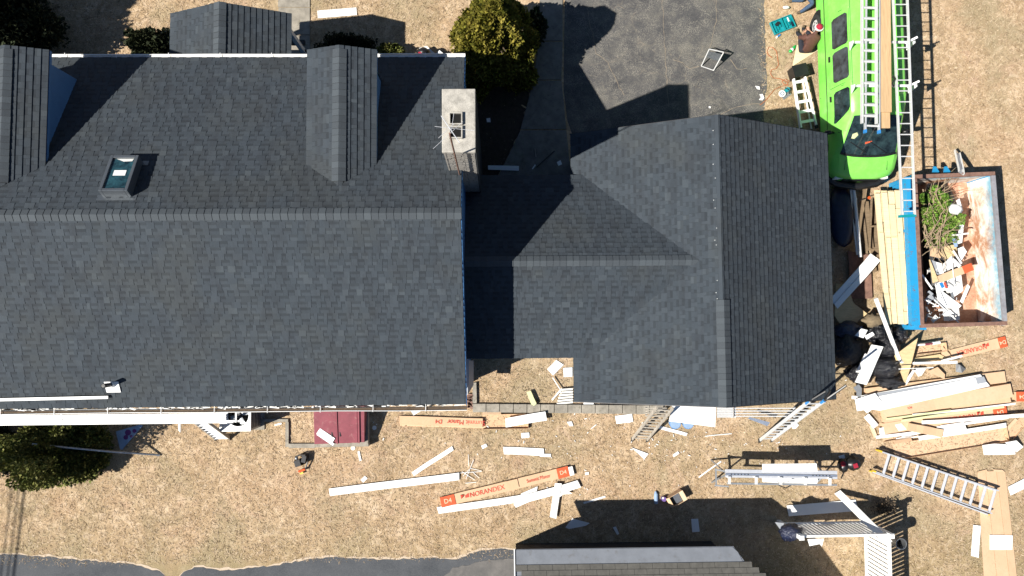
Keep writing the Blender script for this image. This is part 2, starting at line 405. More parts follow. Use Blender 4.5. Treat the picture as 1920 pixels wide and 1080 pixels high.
def clip(poly, edges):
    for (ax, ay), (bx, by) in edges:
        out = []
        for i in range(len(poly)):
            p, q = poly[i], poly[(i + 1) % len(poly)]
            sp = (bx - ax) * (p[1] - ay) - (by - ay) * (p[0] - ax); sq = (bx - ax) * (q[1] - ay) - (by - ay) * (q[0] - ax)
            if sp >= 0: out.append(p)
            if sp * sq < 0:
                t = sp / (sp - sq); out.append((p[0] + t * (q[0] - p[0]), p[1] + t * (q[1] - p[1])))
        poly = out
        if len(poly) < 3: return []
    return poly
# ------------------------------------------------------------------ roofs
TABW = [.085, .115, .145, .18, .22]; TABM = {}; EXP = .15
def tab_geo(m, f, hi, n_side=True):
    """f(a, b, h) -> point; a across 0..1, b up 0..1, h height"""
    k = .48
    t0 = hi[0]; tm = t0 + (.001 - t0) * k
    vs = [f(0, 0, -.003), f(1, 0, -.003), f(1, 1, -.004), f(0, 1, -.004), f(0, 0, t0), f(1, 0, t0), f(1, k, tm), f(0, k, tm), f(1, 1, .001), f(0, 1, .001)]
    i = len(m.v); m.v += [Vector(v) for v in vs]
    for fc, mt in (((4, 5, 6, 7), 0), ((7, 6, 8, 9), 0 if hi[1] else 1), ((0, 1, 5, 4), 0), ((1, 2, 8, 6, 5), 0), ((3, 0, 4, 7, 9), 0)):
        m.f.append([i + q for q in fc]); m.m.append(mt)
def tab_mesh(wi, hi, lo):
    if (wi, hi, lo) not in TABM:
        wd = TABW[wi] - .004; m = MB(); tab_geo(m, lambda a, b, h: (a * wd, b * (EXP + .01), h), (.019 if hi else lo, hi))
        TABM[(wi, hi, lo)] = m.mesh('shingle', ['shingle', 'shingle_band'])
    return TABM[(wi, hi, lo)]
def slope(parent, O, U, W, poly, single=0, seed=0, urange=None, srow=None, name='roof', deck=.06, lo=.010):
    """one roof plane: O origin on the eave, U along it, W up it; poly in (u, v), counter-clockwise"""
    rs = random.Random(seed); O, U, W = Vector(O), Vector(U).normalized(), Vector(W).normalized(); N = U.cross(W)
    if N.z < 0: N = -N
    d = MB(); d.prism([O + U * u + W * v for u, v in poly], deck)
    for f_ in [0]: pass
    rf = part(d, name, 'shingle', parent)
    edges = [(poly[i], poly[(i + 1) % len(poly)]) for i in range(len(poly))]
    us = [p[0] for p in poly]; vs = [p[1] for p in poly]
    inside = lambda p: all((b[0] - a[0]) * (p[1] - a[1]) - (b[1] - a[1]) * (p[0] - a[0]) >= -1e-6 for a, b in edges)
    mb = MB(); cand = []
    rows = int((max(vs) - min(vs)) / EXP) + 1
    for r in range(rows):
        v0 = min(vs) + r * EXP - (.0 if r else .012); u = min(us) - rs.uniform(0, .3); hi = rs.random() < .5
        while u < max(us):
            wi = rs.choice([0, 1, 2, 2, 3, 4]); wd = TABW[wi]; hi = not hi
            q = [(u, v0), (u + wd - .004, v0), (u + wd - .004, v0 + EXP + .01), (u, v0 + EXP + .01)]
            t0 = .019 if hi else lo
            ins = all(inside(p) for p in q)
            if ins and single and (urange is None or urange[0] < u < urange[1]): cand.append((r, u, v0, wi, hi))
            elif ins: tab_geo(mb, lambda a, b, h: O + U * (u + a * (wd - .004)) + W * (v0 + b * (EXP + .01)) + N * h, (t0, hi))
            else:
                c = clip(q, edges)
                if len(c) >= 3:
                    hh = lambda p: t0 + (.001 - t0) * (p[1] - v0) / (EXP + .01)
                    base = [O + U * a + W * b - N * .003 for a, b in c]; top = [O + U * a + W * b + N * hh((a, b)) for a, b in c]
                    n = len(c); mb.poly(base + top, [tuple(range(n, 2 * n))] + [(i, (i + 1) % n, (i + 1) % n + n, i + n) for i in range(n)])
            u += wd
    cand.sort(key=lambda c: -c[0] if srow is None else abs(c[0] - srow))
    for k, (r, u, v0, wi, hi) in enumerate(cand):
        if k < single:
            o = bpy.data.objects.new('shingle', tab_mesh(wi, hi, lo)); COL.objects.link(o); o.parent = rf
            jit = rs.uniform(-.012, .012)
            Rm = Matrix((U, W, N)).transposed() @ Matrix.Rotation(jit, 3, 'Z')
            mt = Rm.to_4x4(); mt.translation = O + U * u + W * (v0 + rs.uniform(-.003, .003)) - ORG[rf.name]; o.matrix_basis = mt
        else:
            wd = TABW[wi] - .004
            tab_geo(mb, lambda a, b, h: O + U * (u + a * wd) + W * (v0 + b * (EXP + .01)) + N * h, (.019 if hi else lo, hi))
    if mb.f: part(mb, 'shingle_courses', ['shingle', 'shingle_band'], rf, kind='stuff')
    return rf
CAPM = {}
def ridge_caps(parent, A, B, sl_a, sl_b, step=.15, wd=.15, lift=.024):
    """bent cap shingles laid along the ridge A->B; sl_a/sl_b = drop per metre on either side"""
    A, B = Vector(A), Vector(B); d = (B - A); L = d.length; d.normalize(); s = d.cross(Vector((0, 0, 1))).normalized()
    key = (round(sl_a, 3), round(sl_b, 3), wd, step)
    if key not in CAPM:
        m = MB(); ln = step + .05; vs = []
        for x, h in ((0, .020), (ln, .006)):
            for a, sl in ((-wd, sl_a), (-wd * .3, sl_a), (0, 0), (wd * .3, sl_b), (wd, sl_b)):
                vs.append((x, a, h - abs(a) * sl + (.004 if abs(a) < .9 * wd else 0)))
        m.poly(vs, [(i, i + 1, i + 6, i + 5)[::-1] for i in range(4)] ); m.cur = 1; m.poly(vs[:5] + [(x - .003, y, z - .024) for x, y, z in vs[:5]], [(i, i + 1, i + 6, i + 5) for i in range(4)])
        CAPM[key] = m.mesh('ridge_cap', ['ridge_cap', 'dull_black'])
    n = int(L / step)
    for k in range(n):
        o = bpy.data.objects.new('ridge_cap', CAPM[key]); COL.objects.link(o); o.parent = parent
        mt = Matrix((d, -s, Vector((0, 0, 1)) if abs(d.z) < .01 else (-s).cross(d) * -1)).transposed()
        mt = (mt @ Matrix.Rotation(random.uniform(-.02, .02), 3, 'Z')).to_4x4()
        mt.translation = A + d * (k * step) + Vector((0, 0, lift)) - ORG[parent.name]; o.matrix_basis = mt
def sided_wall(parent, p, q, z0, z1, mat, name='wall', lap=.11, th=.04, top=None):
    """clapboarded wall p->q; top(t) gives the height along it"""
    p, q = Vector((*p, 0)), Vector((*q, 0)); m = MB(); d = (q - p); L = d.length; d.normalize(); n = d.cross(Vector((0, 0, 1)))
    z1a = top(0) if top else z1; z1b = top(1) if top else z1; pts = [p + Vector((0, 0, z0)), q + Vector((0, 0, z0)), q + Vector((0, 0, z1b))]
    if top: pts += [p + d * (L * t) + Vector((0, 0, top(t))) for t in (.75, .5, .25)]
    pts += [p + Vector((0, 0, z1a))]
    m.poly(pts + [x - n * .1 for x in pts], [tuple(range(len(pts))), tuple(range(2 * len(pts) - 1, len(pts) - 1, -1))] + [(i, i + len(pts), (i + 1) % len(pts) + len(pts), (i + 1) % len(pts)) for i in range(len(pts))])
    return part(m, name, mat, parent)
def window(parent, c, wd, ht, axis, frame='white_paint'):
    """axis = outward normal in plan"""
    c = Vector(c); n = Vector((*axis, 0)); s = Vector((-n.y, n.x, 0)); R = Matrix((s, n, Vector((0, 0, 1)))).transposed(); m = MB()
    for a, b, c1, d1 in ((-wd / 2, 0, .07, ht + .07), (wd / 2, 0, .07, ht + .07), (0, ht / 2, wd - .07, .07), (0, -ht / 2, wd - .07, .07), (0, 0, wd - .07, .04)):
        m.box(c + R @ Vector((a, .02, b)), (c1, .05, d1), R=R)
    f = part(m, 'window', frame, parent)
    part(MB().box(c + n * .008, (wd - .03, .014, ht - .03), R=R), 'pane', 'van_glass', f)
# ------------------------------------------------------------------ ground
NADIR = P(933, 621)
struct(MB().face([(-150, -150, 0), (150, -150, 0), (150, 150, 0), (-150, 150, 0)]), 'lawn', 'lawn')
def flat(pxs, z): return [P(x, y, z) for x, y in pxs]
def rag(pts, amp, step=10, seed=1):
    rs = random.Random(seed); out = []
    for (x0, y0), (x1, y1) in zip(pts[:-1], pts[1:]):
        n = max(1, int(math.hypot(x1 - x0, y1 - y0) / step))
        for k in range(n):
            t = k / n; out.append((x0 + (x1 - x0) * t + rs.uniform(-amp, amp), y0 + (y1 - y0) * t + rs.uniform(-amp, amp)))
    return out + [pts[-1]]
# driveway, runs on beyond the top of the frame
dr = rag([(1440, 330), (1432, 210), (1438, 150), (1434, 60), (1431, -40), (1428, -420)], 1.6, 7) + [(1062, -420), (1060, -40), (1058, 60), (1057, 170), (1064, 225), (1076, 262), (1090, 330)]
struct(MB().prism(flat(dr, .008), .008), 'driveway', 'asphalt_old')
m = MB()
for ln in ([(1242, -20), (1243, 40), (1246, 90), (1249, 130), (1250, 158), (1254, 200)], [(1100, 14), (1112, 70), (1118, 100), (1140, 118), (1150, 140), (1170, 178)],
           [(1342, -10), (1344, 30), (1338, 60), (1330, 90)], [(1350, 215), (1372, 204), (1400, 196), (1425, 195)], [(1310, 125), (1292, 130), (1280, 118), (1262, 112)], [(1370, 110), (1382, 130), (1400, 128)]):
    L2 = rag(ln, 1.6, 8, len(m.f) + 3)
    for a, b in zip(L2[:-1], L2[1:]):
        a, b = P(*a, .013), P(*b, .013); d = (b - a).normalized(); s_ = d.cross(Vector((0, 0, 1))) * random.uniform(.004, .011)
        m.poly([a - s_, a + s_, b + s_ + d * .01, b - s_ + d * .01], [(0, 1, 2, 3)])
struct(m, 'driveway_cracks', 'crack_fill', kind='stuff')
# concrete path in slabs beside the driveway
pth = root('concrete_path', 'concrete slab path curving between the round conifer and the driveway', 'path', P(1020, 160))
lf = [(1012, -10), (1010, 77), (1000, 150), (976, 243), (934, 332)]; rt = [(1055, -10), (1055, 77), (1053, 150), (1062, 243), (1071, 332)]
for k in range(4):
    q = [lf[k], rt[k], rt[k + 1], lf[k + 1]]; q = [(x, y + (1 if i < 2 else -1)) for i, (x, y) in enumerate(q)]
    bevel(part(MB().prism(flat(q, .035), .035), 'slab', 'shaded_concrete', pth), .008)
fw_ = root('front_walk', 'pale concrete front walk running past the porch steps', 'path', P(550, 40))
for k in range(4):
    y0 = -90 + k * 52
    bevel(part(MB().prism(flat([(522, y0), (581, y0), (581, y0 + 51), (521, y0 + 51)], .03), .03), 'slab', 'concrete', fw_), .006)
# road at the lower left with a ragged edge
re_ = rag([(-700, 1030), (0, 1040), (60, 1042), (150, 1050), (250, 1058), (300, 1072), (312, 1086), (330, 1088), (345, 1072), (372, 1062), (420, 1070), (500, 1062), (560, 1052), (630, 1044), (720, 1050), (810, 1046), (860, 1050), (885, 1036), (940, 1029), (980, 1030)], 1.8, 7, 5)
rv_ = [(x, y - 3.2 + math.sin(x * .13) * 1.4 + math.sin(x * .041) * 1.2) for x, y in re_]
struct(MB().prism(flat(rv_ + [(1000, 1300), (-700, 1300)], .006), .006), 'road_verge', 'crack_sand')
struct(MB().prism(flat(re_ + [(1000, 1300), (-700, 1300)], .012), .012), 'road', 'asphalt_road')
struct(MB().prism(flat(rag([(820, 1090), (850, 1066), (905, 1052), (962, 1048), (990, 1048)], 2, 8) + [(990, 1180), (800, 1180)], .02), .008), 'road_patch', 'asphalt_patch')
struct(MB().prism(flat(rag([(905, 128), (1002, 136), (999, 152), (976, 243), (932, 334), (895, 334), (895, 128)], 1.5, 8), .012), .01), 'shade_bed', 'shade_soil')  # dark ground sheet added to deepen the shade east of the chimney
# dry blades over the lawn
def blades(n=230000):
    x = RNG.uniform(-16.5, 17.5, n); y = RNG.uniform(-8.2, 10.5, n)
    keep = ~((x < -.9) & (y > -2) & (y < 6.9)) & ~((x > 2.2) & (x < 8.9) & (y > -1.8) & (y < 5.2)) & ~((x > -.9) & (x < 2.3) & (y > -.6) & (y < 4)) & ~((x > 2.1) & (x < 8.25) & (y > 4)) & ~((x < .8) & (y < -6.75))
    keep &= ~((x > .3) & (x < 2.3) & (y > 4)) & ~((x > -6.9) & (x < -5.7) & (y > 8.6)) & ~((x > 12.5) & (x < 15) & (y > .1) & (y < 4.7))
    keep &= ~((x > -1) & (x < 1.2) & (y > 4) & (y < 7.6))
    x, y = x[keep], y[keep]; n = len(x)
    a = RNG.uniform(0, 2 * np.pi, n); L = RNG.uniform(.04, .14, n); wd = RNG.uniform(.005, .012, n); hz = RNG.uniform(.008, .045, n)
    v = np.zeros((n, 3, 3)); ca, sa = np.cos(a), np.sin(a)
    v[:, 0] = np.stack([x - sa * wd, y + ca * wd, np.full(n, .002)], 1); v[:, 1] = np.stack([x + sa * wd, y - ca * wd, np.full(n, .002)], 1)
    v[:, 2] = np.stack([x + ca * L, y + sa * L, hz], 1)
    me = bpy.data.meshes.new('grass_blades'); me.vertices.add(n * 3); me.vertices.foreach_set('co', v.ravel())
    me.loops.add(n * 3); me.loops.foreach_set('vertex_index', np.arange(n * 3)); me.polygons.add(n)
    me.polygons.foreach_set('loop_start', np.arange(0, n * 3, 3)); me.polygons.foreach_set('loop_total', np.full(n, 3)); me.update(calc_edges=True)
    me.materials.append(M['dry_grass']); o = bpy.data.objects.new('dry_grass', me); COL.objects.link(o); o['kind'] = 'stuff'
blades()
# ------------------------------------------------------------------ main house
XE, YN, YS, ZE, ZR = -.80, 7.0, -1.80, 3.77, 6.085; YM = (YN + YS) / 2; MS = (ZR - ZE) / (YN - YM); XW = -20.5
house = root('house', 'long dark shingled house with two dormers, skylight and chimney', 'house', (-9, YM, 0))
sided_wall(house, (XE - .12, YN - .3), (XE - .12, YS + .3), 0, 0, 'blue_wrap', 'gable_wall', top=lambda t: ZE + .1 + (ZR - ZE - .2) * (1 - abs(2 * t - 1)))
sided_wall(house, (XW, YS + .3), (XE - .12, YS + .3), .3, ZE, 'blue_wrap', 'back_wall')
sided_wall(house, (XE - .12, YN - .3), (XW, YN - .3), .3, ZE, 'blue_wrap', 'front_wall')
part(MB().box(((XW + XE) / 2, YM, .15), (XE - XW - .1, YN - YS - .5, .3)), 'foundation', 'concrete', house)
for x in (-15, -11.8, -9.4, -3): window(house, (x, YS + .3, 1.9), .9, 1.3, (0, -1))
for x in (-13, -10.4, -3): window(house, (x, YN - .3, 1.9), .9, 1.3, (0, 1))
Ls = math.hypot(YM - YS, ZR - ZE); cu, su = (YM - YS) / Ls, (ZR - ZE) / Ls; LX = XE - XW
sr = slope(house, (XW, YS, ZE), (1, 0, 0), (0, cu, su), [(0, 0), (LX, 0), (LX, Ls), (0, Ls)], 160, 1, (LX - 9, LX), name='roof')
nr = slope(house, (XE, YN, ZE), (-1, 0, 0), (0, -cu, su), [(0, 0), (LX, 0), (LX, Ls), (0, Ls)], 110, 2, (0, 9), srow=25, name='roof')
ridge_caps(house, (XE + .02, YM, ZR), (XE - 15.6, YM, ZR), MS, MS, wd=.13, step=.165)
# rake and eave trim
m = MB()
for s in (-1, 1):
    yy = YS if s < 0 else YN
    part(MB().beam((XE + .012, yy, ZE - .09), (XE + .012, YM, ZR - .09), .02, .14), 'rake_trim', 'blue_wrap', house)

GUT = [(-.05, .02), (-.05, -.05), (-.03, -.07), (.03, -.07), (.05, -.02), (.05, .03), (.038, .033)]
def gutter(y, s, x0, x1, bow=0, z=ZE - .03, mat='white_vinyl', deb='mud'):
    m = MB(); n = 12; pts = [Vector((x0 + (x1 - x0) * k / n, y + bow * math.sin(k * 2.1) * .4 + bow * math.sin(k / n * math.pi), z)) for k in range(n + 1)]
    for a, b in zip(pts[:-1], pts[1:]): m.extrude([(s * p, q) for p, q in GUT], a, b)
    g = part(m, 'gutter', mat, house)
    part(MB().beam((x0, y - s * .005, z - .02), (x1, y - s * .005, z - .02), .085, .03), 'gutter_debris', deb, g)
    for x in np.arange(x0 + .5, x1, 1.3): part(MB().beam((x, y - s * -.12, z + .04), (x, y + s * -.06, z + .045), .012, .006), 'gutter_hanger', mat, g)
    return g
gutter(YS - .11, 1, XW, XE + .02, .02); gutter(YN + .055, -1, XW, XE + .02, -.02, deb='white_dirty')
# broken edge debris along the back eave
m = MB(); rs = random.Random(3)
for k in range(130):
    x = rs.uniform(-15, XE - .1); m.box((x, YS - .02 + rs.uniform(-.02, .02), ZE - .01), (rs.uniform(.03, .3), rs.uniform(.02, .045), .012), rs.uniform(-.3, .3))
part(m, 'eave_debris', 'white_dirty', house, kind='stuff')
# dormers
def dormer(rx, wl, wr, ridge_len_y):
    zr, ze, yf = 5.718, 5.43, 6.535
    d = part(MB().box((rx + (wr - wl) / 2, yf - .28, 4.55), (wl + wr - .2, .08, 1.1)), 'dormer_wall', 'blue_wrap', house)
    window(d, (rx, yf - .24, 4.65), .6, .75, (0, 1))
    ye = YN - (zr - ZE) / MS
    for s, hw in ((-1, wl), (1, wr)):
        sl = (zr - ze) / hw; L = math.hypot(hw, zr - ze); yb = YN - (ze - ZE) / MS
        O = (rx + s * hw, yf, ze); W = Vector((-s * hw, 0, zr - ze)).normalized()
        lf_, lr_ = yf - yb, yf - ye
        if s > 0: slope(house, (rx + hw, yf - lf_ - 0.0, ze), (0, 1, 0), W, [(0, 0), (lf_, 0), (lf_, L), (-(lr_ - lf_), L)], 10, 30 + int(rx), lo=.017, name='dormer_roof')
        else: slope(house, (rx - hw, yf, ze), (0, -1, 0), W, [(0, 0), (lf_, 0), (lr_, L), (0, L)], 10, 40 + int(rx), lo=.017, name='dormer_roof')
        # cheek wall
        xw = rx + s * (hw - .1); y0 = yf - .25; zc = lambda y: ZE + (YN - y) * MS - .05
        tz = ze - .02 + .1 * sl; yb2 = YN - (tz - ZE) / MS
        part(MB().prism([(xw, y0, zc(y0)), (xw, y0, tz), (xw, yb2, tz)], .05, nrm=(s, 0, 0)), 'dormer_wall', 'blue_wrap', house)
        # eave fascia
        part(MB().beam((rx + s * (hw - .01), yf, ze - .075), (rx + s * (hw - .01), yb - .05, ze - .075), .02, .08), 'fascia', 'blue_wrap', house)
    ridge_caps(house, (rx, ye + .1, zr), (rx, yf, zr), (zr - ze) / wr, (zr - ze) / wl, wd=.16)
dormer(-3.556, .80, .80, 0); dormer(-11.06, .80, .80, 0)
# porch roof over the front door
pr = P(412, -2, 3.66); pe_w, pe_e = P(320, 28, 2.98), P(547, 28, 2.98); pyn = (pr.y + pe_w.y + pe_e.y) / 3
for s, xe_ in ((1, pe_e.x), (-1, pe_w.x)):
    hw = abs(xe_ - pr.x); L = math.hypot(hw, .68); W = Vector((-s * hw, 0, .68)).normalized(); ly = pyn - (YN - .25)
    if s > 0: slope(house, (xe_, YN - .25, 2.98), (0, 1, 0), W, [(0, 0), (ly, 0), (ly, L), (0, L)], 0, 51, lo=.017, name='porch_roof')
    else: slope(house, (xe_, pyn, 2.98), (0, -1, 0), W, [(0, 0), (ly, 0), (ly, L), (0, L)], 0, 52, name='porch_roof')
ridge_caps(house, (pr.x, YN - .2, 3.66), (pr.x, pyn, 3.66), .68 / (pe_e.x - pr.x), .68 / (pr.x - pe_w.x), wd=.16)
for x in (pe_w.x + .25, pe_e.x - .25): part(MB().box((x, pyn - .2, 1.5), (.12, .12, 2.95)), 'porch_post', 'white_paint', house)
part(MB().box((pr.x, (pyn + YN) / 2 - .1, .25), (2.7, pyn - YN + .2, .5)), 'porch_floor', 'concrete', house)
# stair rails
r_ = root('stair_railing', 'black iron stair railing between the porch roof and the right dormer', 'railing', P(562, 85))
for dy in (0, .0):
    pass
for k, (a, b) in enumerate((((548, 62), (568, 108)), ((560, 75), (580, 106)))):
    A, B = P(*a, 1.0), P(*b, .9)
    part(MB().tube([A, B], .02), 'handrail', 'steel_dark', r_); part(MB().tube([A - Vector((0, 0, .8)), B - Vector((0, 0, .75))], .015), 'bottom_rail', 'steel_dark', r_)
    for t in (0, .14, .28, .42, .56, .7, .84, 1): p_ = A.lerp(B, t); part(MB().tube([p_, p_ - Vector((0, 0, .95))], .011, 6), 'baluster', 'steel_dark', r_)
part(MB().box(P(559, 80, .95), (.4, .13, .12), .0), 'planter_box', 'black_plastic', r_)
# skylight
sk = root('skylight', 'grey framed skylight tilted on the roof between the dormers', 'skylight', P(232, 335, 5.2))
def on_roof(px, py):                       # point of the north slope under a pixel
    z = 5
    for _ in range(30):
        p = P(px, py, z); z = ZE + (YN - p.y) * MS
    return P(px, py, z)
NN = Vector((0, su, cu)).normalized(); NV = Vector((0, cu, -su)).normalized()   # normal and down-slope (north)
a, b = on_roof(205, 300), on_roof(247, 366); cxs = -.5 + 0
c_ = on_roof(232, 337); c_.x += .0
uu = Vector((1, 0, 0)); sh = Vector((.0, 0, 0)); wl, hl = .56, .95
def rq(dx, dy, h): return c_ + uu * dx + NV * dy + NN * h
part(MB().prism([rq(-wl / 2 - .16, hl / 2 + .07, .012), rq(wl / 2 + .16, hl / 2 + .07, .012), rq(wl / 2 + .16, hl / 2 - .06, .012), rq(-wl / 2 - .16, hl / 2 - .06, .012)], .006), 'flashing', 'skylight_frame', sk)
part(MB().prism([rq(-wl / 2 - .17, -hl / 2 + .03, .016), rq(wl / 2 + .14, -hl / 2 + .03, .016), rq(wl / 2 + .14, -hl / 2 - .12, .016), rq(-wl / 2 - .17, -hl / 2 - .12, .016)], .006), 'flashing', 'skylight_frame', sk)
Rk = Matrix((uu, NV, NN)).transposed(); m = MB()
for dx, dy, a1, b1 in ((-wl / 2, 0, .07, hl + .07), (wl / 2, 0, .07, hl + .07), (0, hl / 2, wl - .07, .07), (0, -hl / 2, wl - .07, .07)): m.box(rq(dx, dy, .13), (a1, b1, .24), R=Rk)
bevel(part(m, 'frame', 'skylight_frame', sk), .008)
part(MB().box(rq(0, 0, .2), (wl - .05, hl - .05, .02), R=Rk), 'glass', 'skylight_glass', sk)
part(MB().box(rq(.0, .02, .214), (.27, .15, .004), R=Rk), 'sticker', 'white_paint', sk)
part(MB().prism([rq(-.17, .43, .213), rq(.21, .43, .213), rq(.19, .36, .213), rq(0, .35, .213)], .002), 'painted_reflection', 'white_dirty', sk)  # pale sliver on the glass, a painted reflection
# plumbing vent
vp = P(204, 722, 4.25); vz = ZE + (vp.y - YS) * MS; vp.z = vz
vent = root('roof_vent_pipe', 'black plumbing vent pipe with white flashing low on the roof', 'vent pipe', vp)
NS = Vector((0, -su, cu)); WS = Vector((0, cu, su)); Rv = Matrix((Vector((1, 0, 0)), WS, NS)).transposed()
part(MB().box(vp + NS * .03 - WS * .05, (.34, .30, .02), R=Rv), 'flashing', 'white_paint', vent)
part(MB().cyl(vp - Vector((0, 0, .05)), .085, .17, 14, .065), 'collar', 'white_paint', vent)
m = MB(); m.tube([vp, vp + Vector((0, 0, .42))], .052, 14, caps=False); m.tube([vp + Vector((0, 0, .42)), vp], .042, 14, caps=True); part(m, 'pipe', 'black_plastic', vent)
# long white trim lying near the eave
m = MB(); A, B = P(-120, 752, 3.95), P(203, 745, 4.0); A.z = ZE + (A.y - YS) * MS + .05; B.z = ZE + (B.y - YS) * MS + .05
m.extrude([(-.035, 0), (-.035, .05), (.035, .05), (.035, 0)], A, B); thing(m, 'trim_strip', 'thin white trim strip lying on the roof edge beside the vent pipe', 'trim', 'white_vinyl')
# chimney
CX0, CX1, CY0, CY1, CZ = -1.096, -.439, 3.666, 4.961, 7.269
m = MB(); m.box(((CX0 + CX1) / 2, (CY0 + CY1) / 2, CZ / 2 - .05), (CX1 - CX0 - .06, CY1 - CY0 - .06, CZ - .1))
ch = part(m, 'chimney', 'chimney_brick', house, label='tall pale masonry chimney at the gable end')
m = MB(); rs = random.Random(5)
for zc in np.arange(3.0, CZ - .1, .075):
    off = rs.uniform(0, .1)
    for (x0, y0, x1, y1) in ((CX0, CY0, CX1, CY0), (CX1, CY0, CX1, CY1), (CX1, CY1, CX0, CY1), (CX0, CY1, CX0, CY0)):
        L = math.hypot(x1 - x0, y1 - y0); u = -off if int(zc / .075) % 2 else 0
        while u < L - .02:
            a, b = max(u, 0), min(u + .2, L)
            if b - a > .03:
                t = (a + b) / 2 / L; nx, ny = (y1 - y0) / L, -(x1 - x0) / L
                m.box((x0 + (x1 - x0) * t - nx * .03 + nx * rs.uniform(0, .006), y0 + (y1 - y0) * t - ny * .03 + ny * rs.uniform(0, .006), zc), (b - a - .01, .03, .064), math.atan2(y1 - y0, x1 - x0))
            u += .21
part(m, 'bricks', 'chimney_brick', ch, kind='stuff')
part(MB().box((CX1 + .012, (CY0 + CY1) / 2, (CZ - .12) / 2 + .02), (.02, CY1 - CY0 + .01, CZ - .14)), 'shade_panel', 'shingle_band', ch)  # added dark panel; shade of the east face put into its colour
for yy in np.arange(CY0 + .1, CY1, .16): part(MB().box((CX1 + .026, yy, (CZ - .14) / 2), (.01, .02, CZ - .16)), 'shade_batten', 'shingle_band', ch)  # ribs of the same added shade panel
cap = part(MB().box(((CX0 + CX1) / 2, (CY0 + CY1) / 2, CZ - .03), (CX1 - CX0 + .03, CY1 - CY0 + .03, .1)), 'chimney_cap', 'chimney_cement', ch); bevel(cap, .015)
fa, fb = P(843, 211, CZ + .05), P(866, 260, CZ + .05); fy = (fa.y + fb.y) / 2
for (ya, yb) in ((fa.y, fy + .015), (fy - .015, fb.y)):
    m = MB(); z = CZ + .055; cx = (fa.x + fb.x) / 2; wx = fb.x - fa.x
    for a in ((cx - wx / 2, (ya + yb) / 2, .025, ya - yb), (cx + wx / 2, (ya + yb) / 2, .025, ya - yb)): m.box((a[0], a[1], z), (a[2], a[3], .07))
    for yy in (ya - .012, yb + .012): m.box((cx, yy, z), (wx - .025, .025, .07))
    part(m, 'flue', 'chimney_cement', ch); part(MB().box((cx, (ya + yb) / 2, CZ + .026), (wx - .03, ya - yb - .05, .006)), 'flue_opening', 'dull_black', ch)
# antenna
am = P(843, 245, 9.0); an = root('antenna', 'rusty mast with thin aluminium antenna rods above the chimney', 'antenna', (am.x, am.y, 5.3))
part(MB().tube([(am.x, am.y - .05, 5.1), (am.x, am.y - .05, 9.0)], .018), 'mast', 'rust_steel', an)
for (x0, y0, x1, y1, z, r) in ((827, 217, 862, 268, 9.0, .008), (815, 237, 890, 245, 8.9, .004), (812, 279, 868, 228, 8.7, .004), (822, 259, 852, 232, 8.8, .004), (846, 250, 851, 212, 8.6, .004)):
    part(MB().tube([P(x0, y0, z), P(x1, y1, z)], r, 6), 'rod', 'aluminium', an)
# ------------------------------------------------------------------ garage
GW, GE, GS, GN, GZE, GZR = 2.017, 9.061, -1.889, 5.336, 2.543, 4.289; GM = (GW + GE) / 2; GSL = (GZR - GZE) / (GM - GW)
gar = root('garage', 'wide garage with dark shingled gable roof and unfinished ridge', 'garage', (GM, (GS + GN) / 2, 0))
gt = lambda t: GZE + (GZR - GZE - .05) * (1 - abs(2 * t - 1))
sided_wall(gar, (GW + .3, GS + .25), (GE - .3, GS + .25), 0, 0, 'blue_wrap', 'back_wall', top=gt)
sided_wall(gar, (GE - .3, GN - .25), (GW + .3, GN - .25), 0, 0, 'blue_wrap', 'front_wall', top=gt)
sided_wall(gar, (GE - .3, GS + .25), (GE - .3, GN - .25), 0, GZE, 'blue_wrap', 'side_wall')
sided_wall(gar, (GW + .3, GN - .25), (GW + .3, GS + .25), 0, GZE, 'blue_wrap', 'side_wall')
for x in (4.0, 7.0):
    dd = part(MB().box((x, GN - .23, 1.1), (2.4, .06, 2.1)), 'garage_door', 'white_paint', gar)
    for z in (.35, .85, 1.35, 1.85): part(MB().box((x, GN - .19, z), (2.3, .03, .4)), 'door_panel', 'white_paint', dd)
window(gar, (GM, GS + .25, 1.5), .9, 1.1, (0, -1))
GL = math.hypot(GM - GW, GZR - GZE); gc, gs_ = (GM - GW) / GL, (GZR - GZE) / GL; LY = GN - GS
slope(gar, (GW, GN, GZE), (0, -1, 0), (gc, 0, gs_), [(0, 0), (LY, 0), (LY, GL), (0, GL)], 120, 11)
slope(gar, (GE, GS, GZE), (0, 1, 0), (-gc, 0, gs_), [(0, 0), (LY, 0), (LY, GL), (0, GL)], 140, 12, lo=.015)
yr = P(1355, 562, GZR).y
ridge_caps(gar, (GM, yr, GZR), (GM, GS - .02, GZR), GSL, GSL, wd=.17)
part(MB().box((GM + .02, (yr + GN) / 2, GZR - .012), (.03, GN - yr, .01)), 'ridge_slot', 'dull_black', gar)
part(MB().box((GM - .05, (yr + GN) / 2, GZR - .004 + .0), (.09, GN - yr, .012), R=Matrix.Rotation(-math.atan(GSL), 3, 'Y')), 'felt_strip', 'shingle', gar)
m = MB(); rs = random.Random(9)
for y in (4.95, 4.6, 4.1, 3.75, 3.2, 3.0, 2.5, 2.2, 2.08, 1.2, .9, .75): m.cyl((GM - .13 + rs.uniform(-.03, .03), y, GZR - .13 * GSL), .009, .022, 6)
part(m, 'nail_heads', 'white_paint', gar, kind='stuff')
m = MB()
for s in (GS - .01, GN + .01):
    for xx in (GW, GE): part(MB().beam((xx, s, GZE - .08), (GM, s, GZR - .08), .02, .12), 'rake_trim', 'steel_dark', gar)
